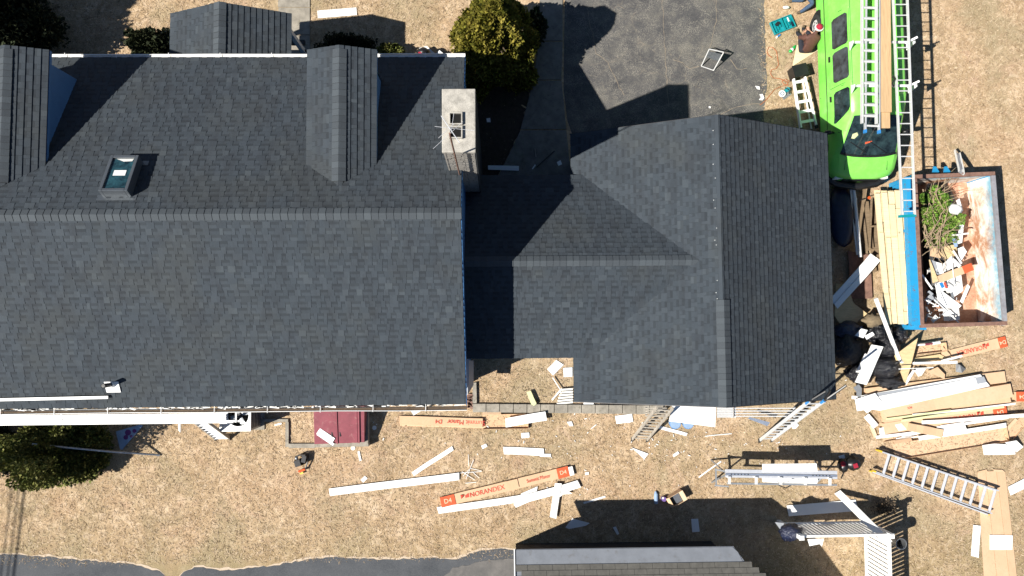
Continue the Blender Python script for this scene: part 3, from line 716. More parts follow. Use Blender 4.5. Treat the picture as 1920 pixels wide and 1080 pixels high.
# ------------------------------------------------------------------ breezeway
AN, AS, AZE, AZR = 4.179, -.719, 2.684, 4.012; AM = (AN + AS) / 2; AX0 = XE - .12; ASL = (AZR - AZE) / (AN - AM)
bw = root('breezeway', 'lower shingled breezeway roof linking the house to the garage', 'building', ((AX0 + GW) / 2, AM, 0))
sided_wall(bw, (AX0, AS + .3), (GW + .3, AS + .3), 0, AZE, 'blue_wrap', 'back_wall')
sided_wall(bw, (GW + .3, AN - .3), (AX0, AN - .3), 0, AZE, 'blue_wrap', 'front_wall')
window(bw, (.8, AS + .3, 1.6), .8, 1.1, (0, -1))
AL = math.hypot(AN - AM, AZR - AZE); ac, as_ = (AN - AM) / AL, (AZR - AZE) / AL
xv0 = GW + (AZE - GZE) / GSL + .06; xv1 = GW + (AZR - GZE) / GSL + .06
slope(bw, (AX0, AS, AZE), (1, 0, 0), (0, ac, as_), [(0, 0), (xv0 - AX0, 0), (xv1 - AX0, AL), (0, AL)], 130, 21, (1.2, 5))
slope(bw, (xv1, AN, AZE), (-1, 0, 0), (0, -ac, as_), [(xv1 - xv0, 0), (xv1 - AX0, 0), (xv1 - AX0, AL), (0, AL)], 120, 22, (0, 3.4))
ridge_caps(bw, (xv1 - .02, AM, AZR), (AX0 + .02, AM, AZR), ASL, ASL, wd=.13, step=.165)
# ------------------------------------------------------------------ neighbour shed at the bottom edge
SZ = 2.15; s0, s1 = P(965, 1030, SZ), P(1375, 1036, SZ); shed = root('shed', 'neighbouring shed with pale eave membrane and dark tab shingles at bottom edge', 'shed', ((s0.x + s1.x) / 2, s0.y - 2, 0))
yb = -9.6; zr = SZ + .42 * (s0.y - yb); x0, x1 = s0.x, s1.x
sL = math.hypot(s0.y - yb, zr - SZ); sc_, ss_ = (s0.y - yb) / sL, (zr - SZ) / sL
part(MB().box(((x0 + x1) / 2 + .05, yb, 1.05), (x1 - x0 - .05, 2 * (s0.y - yb) - .95, 2.1)), 'wall', 'shaded_siding', shed)
slp = Vector((0, -sc_, ss_)); nsl = Vector((0, ss_, sc_))
q0, q1 = Vector((x0, s0.y, SZ)), Vector((x1, s0.y, SZ))
def sp(x, v, h=0): return Vector((x, s0.y, SZ)) + slp * v + nsl * h
rfS = part(MB().prism([sp(x0, 0), sp(x1, 0), sp(x1 + .55, .85), sp(x1 + 1.3, sL), sp(x0, sL)], .08), 'roof', 'membrane', shed)
part(MB().prism([sp(x0 + .02, .02, .012), sp(x1 - .03, .02, .012), sp(x1 + .1, .15, .012), sp(x1 + .22, .46, .012), sp(x0 + .02, .46, .012)], .01), 'eave_membrane', 'membrane', shed)
part(MB().beam(sp(x0 - .01, 0, .0), sp(x0 - .01, sL, .0), .03, .08), 'fascia', 'white_paint', shed)
r_i = 0
for r in range(4):
    u = x0 + (.17 if r % 2 else 0)
    while u < x1 + .35 + r * .12:
        v0 = .40 + r * .145
        part(MB().poly([sp(u, v0, .012), sp(u + .325, v0, .012), sp(u + .325, v0 + .16, .012), sp(u, v0 + .16, .012), sp(u, v0, .028), sp(u + .325, v0, .028), sp(u + .325, v0 + .16, .016), sp(u, v0 + .16, .016)], [(5, 4, 7, 6), (1, 0, 4, 5), (2, 1, 5, 6), (0, 3, 7, 4)]), 'shingle', 'shed_tab', rfS)
        u += .333
part(MB().prism([sp(x0, .97, .03), sp(x1 + .6, .97, .03), sp(x1 + 1.25, sL, .03), sp(x0, sL, .03)], .02), 'upper_shingles', 'shed_tab', rfS)
part(MB().prism([Vector((x0, 2 * yb - s0.y, SZ)), Vector((x1 + .5, 2 * yb - s0.y, SZ)), sp(x1 + 1.3, sL), sp(x0, sL)], .08), 'roof', 'shingle', shed)
# ------------------------------------------------------------------ vegetation
def foliage(center, rad, n, size, seed, cone=0.0, lump=.25, up=.5, shell=.55):
    g = np.random.default_rng(seed); c = np.array(center)
    d = g.normal(size=(n, 3)); d[:, 2] = np.abs(d[:, 2]) if cone else d[:, 2]; d /= np.linalg.norm(d, axis=1)[:, None]
    ph = g.uniform(0, 6.28, (9, 1)); k = g.normal(size=(9, 3)) * 4.0
    lob = 1 + lump * np.tanh(np.sin(k @ d.T + ph).sum(0) / 2.2)
    r = (shell + (1 - shell) * g.random(n) ** .6) * lob
    p = d * r[:, None] * np.array(rad)
    if cone:
        t = g.random(n) ** 1.25; a = g.uniform(0, 2 * np.pi, n); rr = (1 - t) ** .62 * (shell + (1 - shell) * g.random(n) ** .5)
        lob = 1 + lump * np.tanh(np.sin(k[:, :1] @ np.sin(a)[None] + k[:, 1:2] @ np.cos(a)[None] * 1.3 + k[:, 2:] @ (t * 3)[None] + ph).sum(0) / 2.2)
        p = np.stack([np.cos(a) * rr * rad[0] * lob, np.sin(a) * rr * rad[1] * lob, t * rad[2]], 1)
        d = np.stack([np.cos(a), np.sin(a), np.full(n, .5)], 1)
    p = p + c; keep = p[:, 2] > .02; p, d = p[keep], d[keep]; n = len(p)
    ax = d + g.normal(size=(n, 3)) * .55 + np.array([0, 0, up]); ax /= np.linalg.norm(ax, axis=1)[:, None]
    sd = np.cross(ax, g.normal(size=(n, 3))); sd /= np.linalg.norm(sd, axis=1)[:, None]
    L = size * g.uniform(.6, 1.5, n)[:, None]; W = L * g.uniform(.28, .5, n)[:, None]
    v = np.stack([p, p + ax * L * .5 + sd * W, p + ax * L, p + ax * L * .5 - sd * W], 1).reshape(-1, 3)
    return v, n
def add_foliage(name, v, n, mat, parent, kind=None):
    og = np.array(ORG[parent.name]); me = bpy.data.meshes.new(name); me.vertices.add(n * 4); me.vertices.foreach_set('co', (v - og).ravel())
    me.loops.add(n * 4); me.loops.foreach_set('vertex_index', np.arange(n * 4)); me.polygons.add(n)
    me.polygons.foreach_set('loop_start', np.arange(0, n * 4, 4)); me.polygons.foreach_set('loop_total', np.full(n, 4)); me.update(calc_edges=True)
    me.materials.append(M[mat]); o = bpy.data.objects.new(name, me); COL.objects.link(o); o.parent = parent; ORG[o.name] = Vector(og)
    if kind: o['kind'] = kind
    return o
def bush(name, label, cat, base, rad, n, size, mat, seed, cone=0, clumps=0, trunk=.06, shell=.5, lump=.3, spread=1.0):
    t = root(name, label, cat, (base.x, base.y, 0)); vs = []; tot = 0; rs = random.Random(seed)
    zc = 0 if cone else rad[2] * .55
    v, k = foliage((base.x, base.y, zc), rad, n, size, seed, cone, lump, shell=shell); vs.append(v); tot += k
    for i in range(clumps):
        a = rs.uniform(0, 6.28); rr = rs.uniform(.45, .98) * spread
        cc = (base.x + math.cos(a) * rad[0] * rr, base.y + math.sin(a) * rad[1] * rr, (max(.2, rad[2] * (1 - rr * .55) * .9) if not cone else rad[2] * max(0, 1 - rr) ** .9 + .2))
        q = rs.uniform(.22, .38) * rad[0]
        v, k = foliage(cc, (q, q, q), n // 14, size, seed + i + 1, 0, .3, shell=.3); vs.append(v); tot += k
    add_foliage('crown', np.concatenate(vs), tot, mat, t)
    m = MB()
    m.tube([(base.x, base.y, 0), (base.x + .02, base.y, rad[2] * .45), (base.x, base.y + .02, rad[2] * .85)], [trunk, trunk * .7, trunk * .25], 7)
    part(m, 'trunk', 'bark', t)
    m = MB()
    for i in range(14):
        a = rs.uniform(0, 6.28); z = rs.uniform(.1, .6) * rad[2]
        m.tube([(base.x, base.y, z), (base.x + math.cos(a) * rad[0] * .7, base.y + math.sin(a) * rad[1] * .7, z + rad[2] * .2)], [trunk * .4, trunk * .12], 5)
    part(m, 'branches', 'bark', t, kind='stuff')
    return t
bush('conifer_tree', 'rounded yellow-green conifer standing beside the chimney end of the house', 'tree', P(928, 116), (1.15, 1.22, 4.1), 46000, .085, 'arborvitae', 101, cone=1, clumps=18, trunk=.11, lump=.42)
bush('dark_shrub', 'small nearly black shrub in shade beside the blue panel on the path', 'shrub', P(1000, 62), (.28, .5, .75), 3500, .09, 'dark_evergreen', 109, clumps=3, trunk=.03)
bush('juniper_bush', 'big olive green bush below the white scaffold plank', 'bush', P(132, 838), (.95, .70, 1.5), 26000, .075, 'juniper', 102, clumps=26, lump=.5, spread=1.25)
bush('juniper_bush', 'dark bush cut off by the left edge under the scaffold plank', 'bush', P(-6, 832), (.72, .8, 1.1), 14000, .075, 'dark_evergreen', 103, clumps=7)
bush('evergreen_bush', 'large dark evergreen in the shaded top left corner', 'tree', P(28, 66), (1.7, 1.35, 2.4), 26000, .1, 'dark_evergreen', 104, clumps=10, trunk=.1)
bush('foundation_shrub', 'low dark hedge shrub behind the right dormer', 'shrub', P(658, 97), (.8, .32, .55), 5000, .07, 'dark_evergreen', 105, clumps=5)
bush('foundation_shrub', 'small yellowish shrub right of the dark hedge', 'shrub', P(735, 102), (.36, .2, .4), 1800, .07, 'juniper', 106, clumps=3)
bush('foundation_shrub', 'dark shrub against the left side of the porch roof', 'shrub', P(292, 96), (.65, .4, .7), 4500, .09, 'dark_evergreen', 107, clumps=4)
bush('dry_bush', 'brown leafless bush tangled behind the white fence corner', 'bush', P(1652, 950), (.36, .22, .25), 500, .05, 'brown_twigs', 108, clumps=2, trunk=.03, shell=.2)
bush('shade_tree', 'tall tree beyond the left edge whose shade covers the top left lawn', 'tree', Vector((-19.0, 8.3, 0)), (2.9, 2.4, 9.5), 11000, .3, 'dark_evergreen', 120, cone=1, clumps=6, trunk=.2, lump=.5, shell=.3)
# ------------------------------------------------------------------ helpers for boards, sheets and boxes
def sheet(name, label, cat, mat, pxs, z=.02, th=.008, group=None, zs=None):
    pts = [P(x, y, (zs[i] if zs else z)) for i, (x, y) in enumerate(pxs)]
    return thing(MB().prism(pts, th), name, label, cat, mat, group)
def bowed(A, B, pr, th, amp, seed):
    rs = random.Random(seed); n = 6; L = (B - A).length; d = (B - A).normalized(); sd = d.cross(Vector((0, 0, 1))).normalized()
    a1, a2, a3 = rs.uniform(-1, 1) * amp * L, rs.uniform(-.5, .5) * amp * L, rs.uniform(.2, 1) * amp * L
    pts = [A + (B - A) * (k / n) + sd * (a1 * math.sin(math.pi * k / n) + a2 * math.sin(2 * math.pi * k / n)) + Vector((0, 0, a3 * abs(math.sin(1.7 * math.pi * k / n)))) for k in range(n + 1)]
    prof = list(pr) + [(a, h - th) for a, h in list(pr)[::-1]]; q = len(prof); m = MB(); vs = []
    for k, p in enumerate(pts):
        t_ = (pts[min(k + 1, n)] - pts[max(k - 1, 0)]).normalized(); s_ = t_.cross(Vector((0, 0, 1))).normalized(); u = s_.cross(t_); sk = rs.uniform(-.02, .02) if k in (0, n) else 0
        vs += [p + s_ * a + u * h + t_ * (sk * a / .1) for a, h in prof]
    fs = [(k * q + i, k * q + (i + 1) % q, (k + 1) * q + (i + 1) % q, (k + 1) * q + i) for k in range(n) for i in range(q)]
    return m.poly(vs, fs)
def lapped(name, label, cat, mat, a, b, wpx, z=.03, z2=None, group=None, laps=2, h=.012):
    """siding or trim length with a stepped face between two pixels"""
    z2 = z if z2 is None else z2; A, B = P(*a, z), P(*b, z2); W = wpx / 62.0; pr = []
    for k in range(laps):
        x0 = -W / 2 + W * k / laps; x1 = -W / 2 + W * (k + 1) / laps
        pr += [(x0 + .001, 0), (x0 + .002, h), (x1 - .006, h * .35), (x1 - .004, 0)]
    return thing(bowed(A, B, pr, .003, .006, int(a[0] * 7 + b[1])), name, label, cat, mat, group)
def channel(name, label, cat, mat, a, b, wpx, z=.03, z2=None, h=.05, group=None):
    z2 = z if z2 is None else z2; A, B = P(*a, z), P(*b, z2); W = wpx / 62.0; e = min(.02, W * .2)
    return thing(bowed(A, B, [(-W / 2, h), (-W / 2, 0), (W / 2, 0), (W / 2, h), (W / 2 - e, h)], .003, .008, int(a[0] * 3 + b[1])), name, label, cat, mat, group)
def carton(label, a, b, wpx, h=.09, z=0, z2=None, open_=False, flaps=True, texts=(), stripe=None, name='cardboard_carton', group='long cardboard siding cartons', rise=0):
    A, B = P(*a, z), P(*b, z if z2 is None else z2); W = wpx / 62.0; d = (B - A).normalized(); s = d.cross(Vector((0, 0, 1))).normalized(); up = s.cross(d)
    t = root(name, label, 'carton', ((A.x + B.x) / 2, (A.y + B.y) / 2, z), group)
    ang = math.atan2(d.y, d.x)
    if not open_:
        m = MB(); n = 5; L = (B - A).length; rs = random.Random(int(a[0])); prev = None
        # slightly crushed sleeve
        rings = []
        for k in range(n + 1):
            c = A + d * (L * k / n); hh = h * rs.uniform(.82, 1.05); ww = W * rs.uniform(.95, 1.03)
            rings.append([c - s * ww / 2, c + s * ww / 2, c + s * ww / 2 * .99 + up * hh, c - s * ww / 2 * .99 + up * hh * rs.uniform(.9, 1.05)])
        vs = [p for r in rings for p in r]; fs = [(4 * k + i, 4 * k + (i + 1) % 4, 4 * k + 4 + (i + 1) % 4, 4 * k + 4 + i) for k in range(n) for i in range(4)] + [(3, 2, 1, 0), (4 * n, 4 * n + 1, 4 * n + 2, 4 * n + 3)]
        m.poly(vs, fs); part(m, 'body', 'cardboard', t)
    else:
        m = MB(); m.beam(A + up * .004, B + up * .004, W, .006)
        part(m, 'bottom', 'cardboard', t)
        for sg in (-1, 1): part(MB().beam(A + s * sg * W / 2 + up * h / 2, B + s * sg * W / 2 + up * h / 2, .006, h), 'side', 'cardboard', t)
        if flaps:
            o_ = A - s * W / 2; part(MB().prism([o_ + up * h, o_ + up * h + d * .55, o_ + up * (h * .7) + d * .55 - s * .09, o_ + up * (h * .7) - s * .09], .004), 'flap', 'cardboard', t)
        part(MB().beam(B - s * W / 2 + up * h / 2, B + s * W / 2 + up * h / 2, .006, h), 'end_flap', 'cardboard', t)
    for (s0, frac, size, colr, flip, sq) in texts:
        c = A + d * ((B - A).length * frac) + up * (h * 1.05 if not open_ else .012)
        text(t, s0, c, size, ang + (math.pi if flip else 0), colr, .004, squash=sq)
    if stripe:
        for (f0, f1, wfrac) in stripe:
            L = (B - A).length; c0, c1 = A + d * L * f0 + up * (h * 1.04), A + d * L * f1 + up * (h * 1.04)
            part(MB().beam(c0, c1, W * wfrac, .004), 'printed_panel', 'print_orange', t)
    return t
def emblem(t, A, ang, sz):
    """two facing wedges on a red block"""
    d = Vector((math.cos(ang), math.sin(ang), 0)); s = Vector((-d.y, d.x, 0)); A = Vector(A); m = MB()
    for k in (-1, 1):
        m.prism([A + d * k * sz * 1.0 + s * sz * .5, A + d * k * sz * 1.0 - s * sz * .5, A + d * k * sz * .08 - s * sz * .5 * k, A + d * k * sz * .08 + s * sz * .1], .002)
    part(m, 'emblem', 'print_red', t)
# ------------------------------------------------------------------ scraps on the lawn
PANEL = 'white_vinyl'
sheet('vinyl_sheet', 'white rectangular panel alone on the grass above the house, beside the front walk', 'panel', PANEL, [(595, 20), (668, 14), (669, 28), (596, 34)], .03)
sheet('trim_coil_sheet', 'shaded blue-white curled sheet leaning by the conifer and path', 'sheet', PANEL, [(1009, 48), (1022, 56), (1000, 92), (985, 114), (984, 90), (997, 72)], .1)
sheet('card', 'small pale card with print lying in the conifer shade', 'card', 'white_paint', [(981, 130), (989, 130), (990, 143), (983, 143)], .02)
sheet('vinyl_plank', 'white strip in deep shade against the breezeway eave', 'plank', PANEL, [(915, 310), (973, 311), (973, 320), (915, 318)], .08)
channel('wood_stick', 'short thin wooden stick in shade left of the concrete path', 'stick', 'plywood', (978, 197), (996, 208), 2.5, .02, h=.01)
sheet('vinyl_scrap', 'small square scrap in the shade beside the garage corner on the path', 'scrap', PANEL, [(1044, 304), (1051, 300), (1054, 308), (1047, 311)], .05)
channel('vinyl_scrap', 'tiny white strip in the shade on the end of the path', 'scrap', PANEL, (998, 317), (1004, 309), 2.5, .05, h=.01)
channel('dark_stick', 'long dark rod lying across the shaded end of the path', 'rod', 'steel_dark', (1006, 314), (1040, 283), 2, .05, h=.01)
channel('wood_stick', 'thin grey stick standing out of the shade beside the path end', 'stick', 'grey_wood', (1003, 278), (1005, 294), 1.6, .05, h=.01)
sheet('vinyl_scrap', 'small white scrap in dark shade east of the chimney', 'scrap', PANEL, [(912, 222), (919, 221), (920, 229), (913, 229)], .03)
for k, (lab, q) in enumerate((('white angular scrap behind the gutter beside the tool backpack', [(778, 108), (786, 90), (800, 86), (820, 104), (815, 110)]), ('white pointed scrap over the gutter near the conifer', [(810, 108), (824, 94), (838, 106), (836, 110)]))):
    sheet('vinyl_scrap', lab, 'scrap', PANEL, q, .25 + .05 * k)
sheet('printed_sheet', 'triangular translucent sheet with purple spots beside the big bush', 'sheet', 'paper_blue', [(217, 809), (262, 796), (268, 798), (229, 843), (225, 842)], .06)
m = MB(); rs = random.Random(2)
for x, y, r in ((240, 811, .09), (252, 808, .06), (236, 820, .07), (246, 818, .04)): m.cyl(P(x, y, .061), r, .003, 12)
so_ = part(m, 'purple_spots', 'purple_print', bpy.data.objects['printed_sheet'], kind='stuff')
A, B = P(60, 833, 1.6), P(212, 847, .62); C_ = P(297, 853, .05)
pole = root('grey_pole', 'long thin grey pole lying over the big bush onto the grass', 'pole', (B.x, B.y, 0)); part(MB().tube([A, B, C_], .03, 8), 'tube', 'galvanised', pole)
part(MB().tube([C_ - (C_ - B).normalized() * .05, C_ + (C_ - B).normalized() * .04], .036, 8), 'end_collar', 'grey_metal', pole)
for x, y, lab in ((662, 840, 'round white disc on the grass below the red hatch'), (702, 802, 'round white disc on the grass right of the red hatch')):
    thing(MB().cyl(P(x, y, .0), .065, .02, 18), 'white_disc', lab, 'disc', 'white_paint')
channel('vinyl_strip', 'short white strip on the grass near the lower disc', 'strip', PANEL, (672, 846), (676, 864), 4, .02, h=.01)
sheet('vinyl_scrap', 'small white scrap above the long white board', 'scrap', PANEL, [(676, 900), (684, 892), (689, 897), (681, 905)], .02)
lapped('long_board', 'long white corner board lying alone on the open lawn', 'board', PANEL, (618, 923), (861, 893), 14, .03, laps=1, h=.03)
channel('vinyl_strip', 'white strip lying diagonally above the long white board', 'strip', PANEL, (774, 889), (849, 840), 8, .04, h=.03)
m = MB(); rs = random.Random(11)
m = MB()
stk = root('trim_slivers', 'tangle of thin white trim slivers near the end of the long board', 'slivers', P(885, 880))
for (x0, y0, x1, y1) in ((862, 887, 903, 884), (866, 884, 890, 900), (874, 898, 888, 862), (878, 852, 879, 874), (882, 878, 903, 883), (885, 884, 898, 896), (868, 893, 880, 880), (872, 906, 893, 904)):
    part(MB().beam(P(x0, y0, .02), P(x1, y1, .05), .012, .012), 'sliver', PANEL, stk)
for lab, q in (('small white scrap between the crushed carton and the diagonal strip', [(902, 836), (911, 832), (914, 837), (905, 842)]),
               ('small white scrap below the open brown carton', [(977, 812), (992, 811), (993, 820), (978, 822)]),
               ('little white curled scrap right of the open brown carton', [(1063, 791), (1072, 790), (1075, 799), (1068, 799)]),
               ('white rectangular piece on the grass left of the wooden ladder', [(1153, 780), (1185, 776), (1187, 791), (1156, 795)]),
               ('thin white triangle on the grass below the wooden ladder', [(1184, 839), (1216, 851), (1208, 861)]),
               ('small white chip right of the white triangle', [(1261, 853), (1271, 846), (1274, 850), (1264, 857)]),
               ('small white chip beyond the end of the orange carton', [(1097, 886), (1104, 885), (1104, 890), (1097, 891)]),
               ('shaded blue-white triangle at the edge of the shed shadow', [(1060, 989), (1073, 972), (1106, 981), (1098, 986), (1067, 992)]),
               ('tiny white strip deep in the shed shadow', [(1149, 989), (1155, 987), (1161, 1001), (1157, 1003)]),
               ('upright white rectangle lying in the shed shadow', [(1296, 973), (1309, 973), (1312, 997), (1298, 998)]),
               ('white block resting on the concrete kerb', [(1094, 752), (1113, 752), (1113, 766), (1094, 766)]),
               ('white square under the breezeway eave, upper left of its group', [(1026, 692), (1043, 675), (1057, 684), (1037, 704)]),
               ('white square against the garage wall beneath the tilted square', [(1056, 690), (1073, 689), (1073, 706), (1057, 707)]),
               ('small folded white scrap near the panel under the black and red bag', [(1572, 855), (1583, 852), (1585, 859), (1575, 861)]),
               ('little white blob on the grass beside the right aluminium ladder', [(1484, 795), (1492, 791), (1498, 797), (1492, 804), (1486, 804)])):
    sheet('vinyl_scrap', lab, 'scrap', PANEL, q, .07 if 'kerb' in lab else .035)
sheet('door_card', 'pale greenish plank end leaning over the kerb in the nook', 'plank', 'lime_strip', [(987, 735), (995, 733), (1006, 757), (1001, 761), (996, 758)], .16)
for lab, a, b, wp in (('thin white stick left of the metal brake', (1310, 895), (1352, 865), 2.5), ('thin pale stick on the grass below the garage eave', (1322, 818), (1372, 813), 1.6),
                      ('white strip pointing to the shed shadow below the corner boards', (1094, 943), (1135, 931), 3.5), ('white strip below the tilted sheet at the garage', (1233, 800), (1288, 815), 6),
                      ('thin pale sliver left of the wooden ladder', (1108, 804), (1118, 796), 1.4), ('small pale strip near the bulkhead path', (515, 797), (528, 794), 3)):
    channel('trim_strip', lab, 'strip', PANEL, a, b, wp, .02, h=.012)
# lapped boards near the orange carton
lapped('corner_board', 'long white board lying along the lower side of the orange carton', 'board', PANEL, (821, 957), (1000, 930), 13, .03, laps=1, h=.03)
lapped('corner_board', 'white board with square end overlapping the long one, right end', 'board', PANEL, (968, 940), (1086, 907), 15, .07, laps=1, h=.03)
sheet('corner_board', 'bent white offcut stuck under the two overlapping boards', 'board', PANEL, [(963, 945), (978, 925), (1008, 912), (1004, 936), (967, 952)], .05)
lapped('corner_board', 'short white board crossing the two others, standing downwards', 'board', PANEL, (1037, 971), (1047, 906), 13, .11, laps=2, h=.015)
sheet('vinyl_scrap', 'forked white scrap at the right of the crossing board', 'scrap', PANEL, [(1046, 916), (1056, 912), (1073, 926), (1056, 927), (1050, 932)], .1)
lapped('vinyl_siding', 'white siding panel with a notched end above the orange carton', 'panel', PANEL, (944, 845), (1020, 848), 14, .03)
sheet('vinyl_scrap', 'thin tongue sticking out of the notched siding panel', 'scrap', PANEL, [(1012, 851), (1033, 851), (1033, 857), (1012, 856)], .03)
# orange printed carton in the lawn
c1 = carton('orange and brown NORANDEX carton lying slanted on the open lawn', (827, 941), (1066, 882), 19, .10, texts=(('D4', .055, .19, 'print_cream', 0, 1), ('NORANDEX', .36, .20, 'print_red', 0, .95), ('Summit Manor', .76, .15, 'print_red', 0, .8), ('D4', .955, .17, 'print_cream', 0, 1)), stripe=((.0, .11, .98), (.91, 1.0, .98)))
A, B = P(827, 941, .105), P(1066, 882, .105); dd = (B - A).normalized(); emblem(c1, A + dd * 0.72, math.atan2(dd.y, dd.x), .12)
part(MB().box(P(1070, 883, .06), (.16, .26, .09), .24), 'end_insert', 'white_paint', c1)
part(MB().beam(A + dd * 2.0 + Vector((0, 0, .012)), A + dd * 2.35 + Vector((0, 0, .012)), .25, .006), 'torn_flap', 'cardboard', c1)
# crushed carton against the kerb
c2 = carton('crushed Summit Manor carton lying against the wall behind the breezeway nook', (750, 787), (905, 792), 16, .11, texts=(('D4', .47, .17, 'print_red', 1, 1), ('Summit Manor', .80, .2, 'print_red', 1, .95)))
m = MB(); A = P(752, 795, .02); m.prism([P(750, 794, .03), P(910, 797, .03), P(912, 803, .012), P(750, 799, .012)], .004); part(m, 'torn_flap', 'cardboard', c2)
carton('open brown carton with a white panel in it at the kerb corner', (905, 790), (990, 789), 27, .13, open_=True)
lapped('vinyl_siding', 'white siding panel sticking out of the open brown carton', 'panel', PANEL, (948, 793), (1024, 780), 17, .16, .2)
sheet('siding_offcut', 'white bent offcut caught on the gutter above the crushed carton', 'offcut', PANEL, [(766, 764), (792, 761), (793, 768), (775, 779)], .3, zs=[1.2, 1.2, 1.1, .4])
# stack of slats in the nook
st = root('slat_stack', 'small stack of white slats leaning on the garage corner', 'slats', P(1058, 742), None)
for k in range(6): part(MB().beam(P(1044 + k * 1.4, 757 - k * 5.2, .05 + .02 * k), P(1074, 754 - k * 4.9, .06 + .02 * k), .055, .012), 'slat', 'white_dirty', st)
part(MB().beam(P(1036, 708, .1), P(1050, 730, .12), .03, .02), 'slat', 'white_dirty', st); part(MB().beam(P(1035, 750, .05), P(1054, 728, .1), .05, .012), 'slat', 'white_dirty', st)
# kerb behind the nook
kb = root('kerb', 'mossy concrete block kerb running behind the breezeway nook to the garage', 'kerb', P(1060, 768))
for k in range(14):
    x0 = 886 + k * 25.6; q = [(x0 + .4, 757 + k * .25), (x0 + 25, 757 + k * .25), (x0 + 25, 773 + k * .3), (x0 + .4, 773 + k * .3)]
    bevel(part(MB().prism(flat(q, .11), .11), 'block', 'concrete', kb), .01)
wst = root('garden_edging', 'narrow concrete edging strip on the east side of the nook', 'edging', P(890, 725))
part(MB().prism(flat([(886, 718), (893, 717), (894, 756), (886, 756)], .1), .1), 'strip', 'concrete', wst)
# leaning grey panel by the gable wall
m = MB(); m.prism([P(877, 676, 1.5), P(888, 676, .9), P(888, 722, .8), P(877, 740, 1.4)], .03); thing(m, 'leaning_board', 'flat grey panel leaning at the gable corner of the house', 'panel', 'skirt_grey')
m = MB()
for k in range(9): m.box(P(880 + random.uniform(-3, 3), 741 + k * 2.8, .06), (.16, .07, .08), random.uniform(-.6, .6))
thing(m, 'broken_bricks', 'narrow heap of broken bricks at the gable corner', 'rubble', 'rust_steel')['kind'] = 'stuff'
# bulkhead
bh = root('cellar_hatch', 'dark red metal cellar hatch with two doors in a concrete frame', 'hatch', P(636, 800))
b0, b1, b2, b3 = P(588, 762, .85), P(683, 762, .85), P(683, 829, .42), P(590, 832, .42)
gb = [Vector((p.x, p.y, 0)) for p in (b0, b1, b2, b3)]
m = MB(); m.poly([b0, b1, b2, b3] + gb, [(3, 2, 1, 0), (0, 1, 5, 4), (1, 2, 6, 5), (2, 3, 7, 6), (3, 0, 4, 7)]); part(m, 'housing', 'red_metal', bh)
nb = (b1 - b0).cross(b3 - b0).normalized(); nb = nb if nb.z > 0 else -nb
mid0, mid1 = b0.lerp(b1, .44), b3.lerp(b2, .455); e0, e1 = b0.lerp(b1, .86), b3.lerp(b2, .87)
for q in ((b0 + nb * .03, mid0 + nb * .03, mid1 + nb * .03, b3 + nb * .03), (mid0.lerp(mid1, 0) + (b1 - b0) * .025 + nb * .03, e0 + nb * .03, e1 + nb * .03, mid1 + (b1 - b0) * .025 + nb * .03)):
    bevel(part(MB().prism(q, .03), 'door', 'red_metal', bh), .01)
part(MB().beam(mid0 + (b1 - b0) * .012 + nb * .035, mid1 + (b1 - b0) * .012 + nb * .035, .03, .05), 'centre_strip', 'red_metal', bh)
part(MB().beam(e0 + (b1 - b0) * .025 + nb * .02, e1 + (b1 - b0) * .025 + nb * .02, .05, .05), 'side_channel', 'red_metal', bh)
m = MB(); part(MB().prism([P(590, 831, .3), P(690, 829, .3), P(691, 837, .3), P(590, 839, .3)], .3), 'concrete_sill', 'concrete', bh)
part(MB().prism([P(684, 764, .3), P(690, 764, .3), P(690, 829, .3), P(684, 829, .3)], .3), 'concrete_cheek', 'concrete', bh)
sheet('siding_offcut', 'upper white siding offcut lying on the red hatch', 'offcut', PANEL, [(600, 803), (628, 822), (622, 832), (593, 813)], zs=[.64, .55, .5, .6])
sheet('siding_offcut', 'narrow white offcut below the wider one on the red hatch', 'offcut', PANEL, [(593, 815), (598, 813), (627, 832), (624, 836)], zs=[.6, .6, .5, .49])
for q in (.36, .52): hp_ = b0.lerp(b1, q).lerp(b3.lerp(b2, q), .8) + nb * .05; part(MB().beam(hp_, hp_ + Vector((0, .14, .02)), .03, .03), 'handle', 'steel_dark', bh)
# low edging around the former step
ed = root('step_edging', 'L shaped low concrete edging left of the red hatch', 'edging', P(540, 800))
for q in ([(455, 785), (540, 786), (540, 791), (455, 791)], [(535, 791), (541, 791), (541, 838), (535, 838)], [(541, 832), (590, 832), (590, 840), (541, 840)]):
    part(MB().prism(flat(q, .07), .07), 'kerbstone', 'concrete', ed)
# condenser
ac = P(441, 781, .95); acr = root('air_conditioner', 'grey outdoor air conditioner with round fan opening at the plank end', 'air conditioner', (ac.x, ac.y, 0))
hw, hd = .42, .40
for sx, sy, a1, b1 in ((0, -hd, 2 * hw, .03), (0, hd, 2 * hw, .03), (-hw, 0, .03, 2 * hd - .03), (hw, 0, .03, 2 * hd - .03)):
    pn = part(MB().box((ac.x + sx, ac.y + sy, .47), (a1, b1, .86)), 'side_panel', 'grey_metal', acr)
    for k in range(6): part(MB().box((ac.x + sx * 1.04, ac.y + sy * 1.04, .15 + k * .13), (a1 * .92 if a1 > .1 else .015, b1 * .92 if b1 > .1 else .015, .05)), 'louvre', 'steel_dark', pn)
m = MB(); n = 32; inner = [(ac.x + .08 + .30 * math.cos(2 * math.pi * k / n), ac.y + .02 + .30 * math.sin(2 * math.pi * k / n)) for k in range(n)]
outer = []
for k in range(n):
    c_, s_ = math.cos(2 * math.pi * k / n), math.sin(2 * math.pi * k / n); q = max(abs(c_), abs(s_)); outer.append((ac.x + (hw + .02) * c_ / q, ac.y + (hd + .02) * s_ / q))
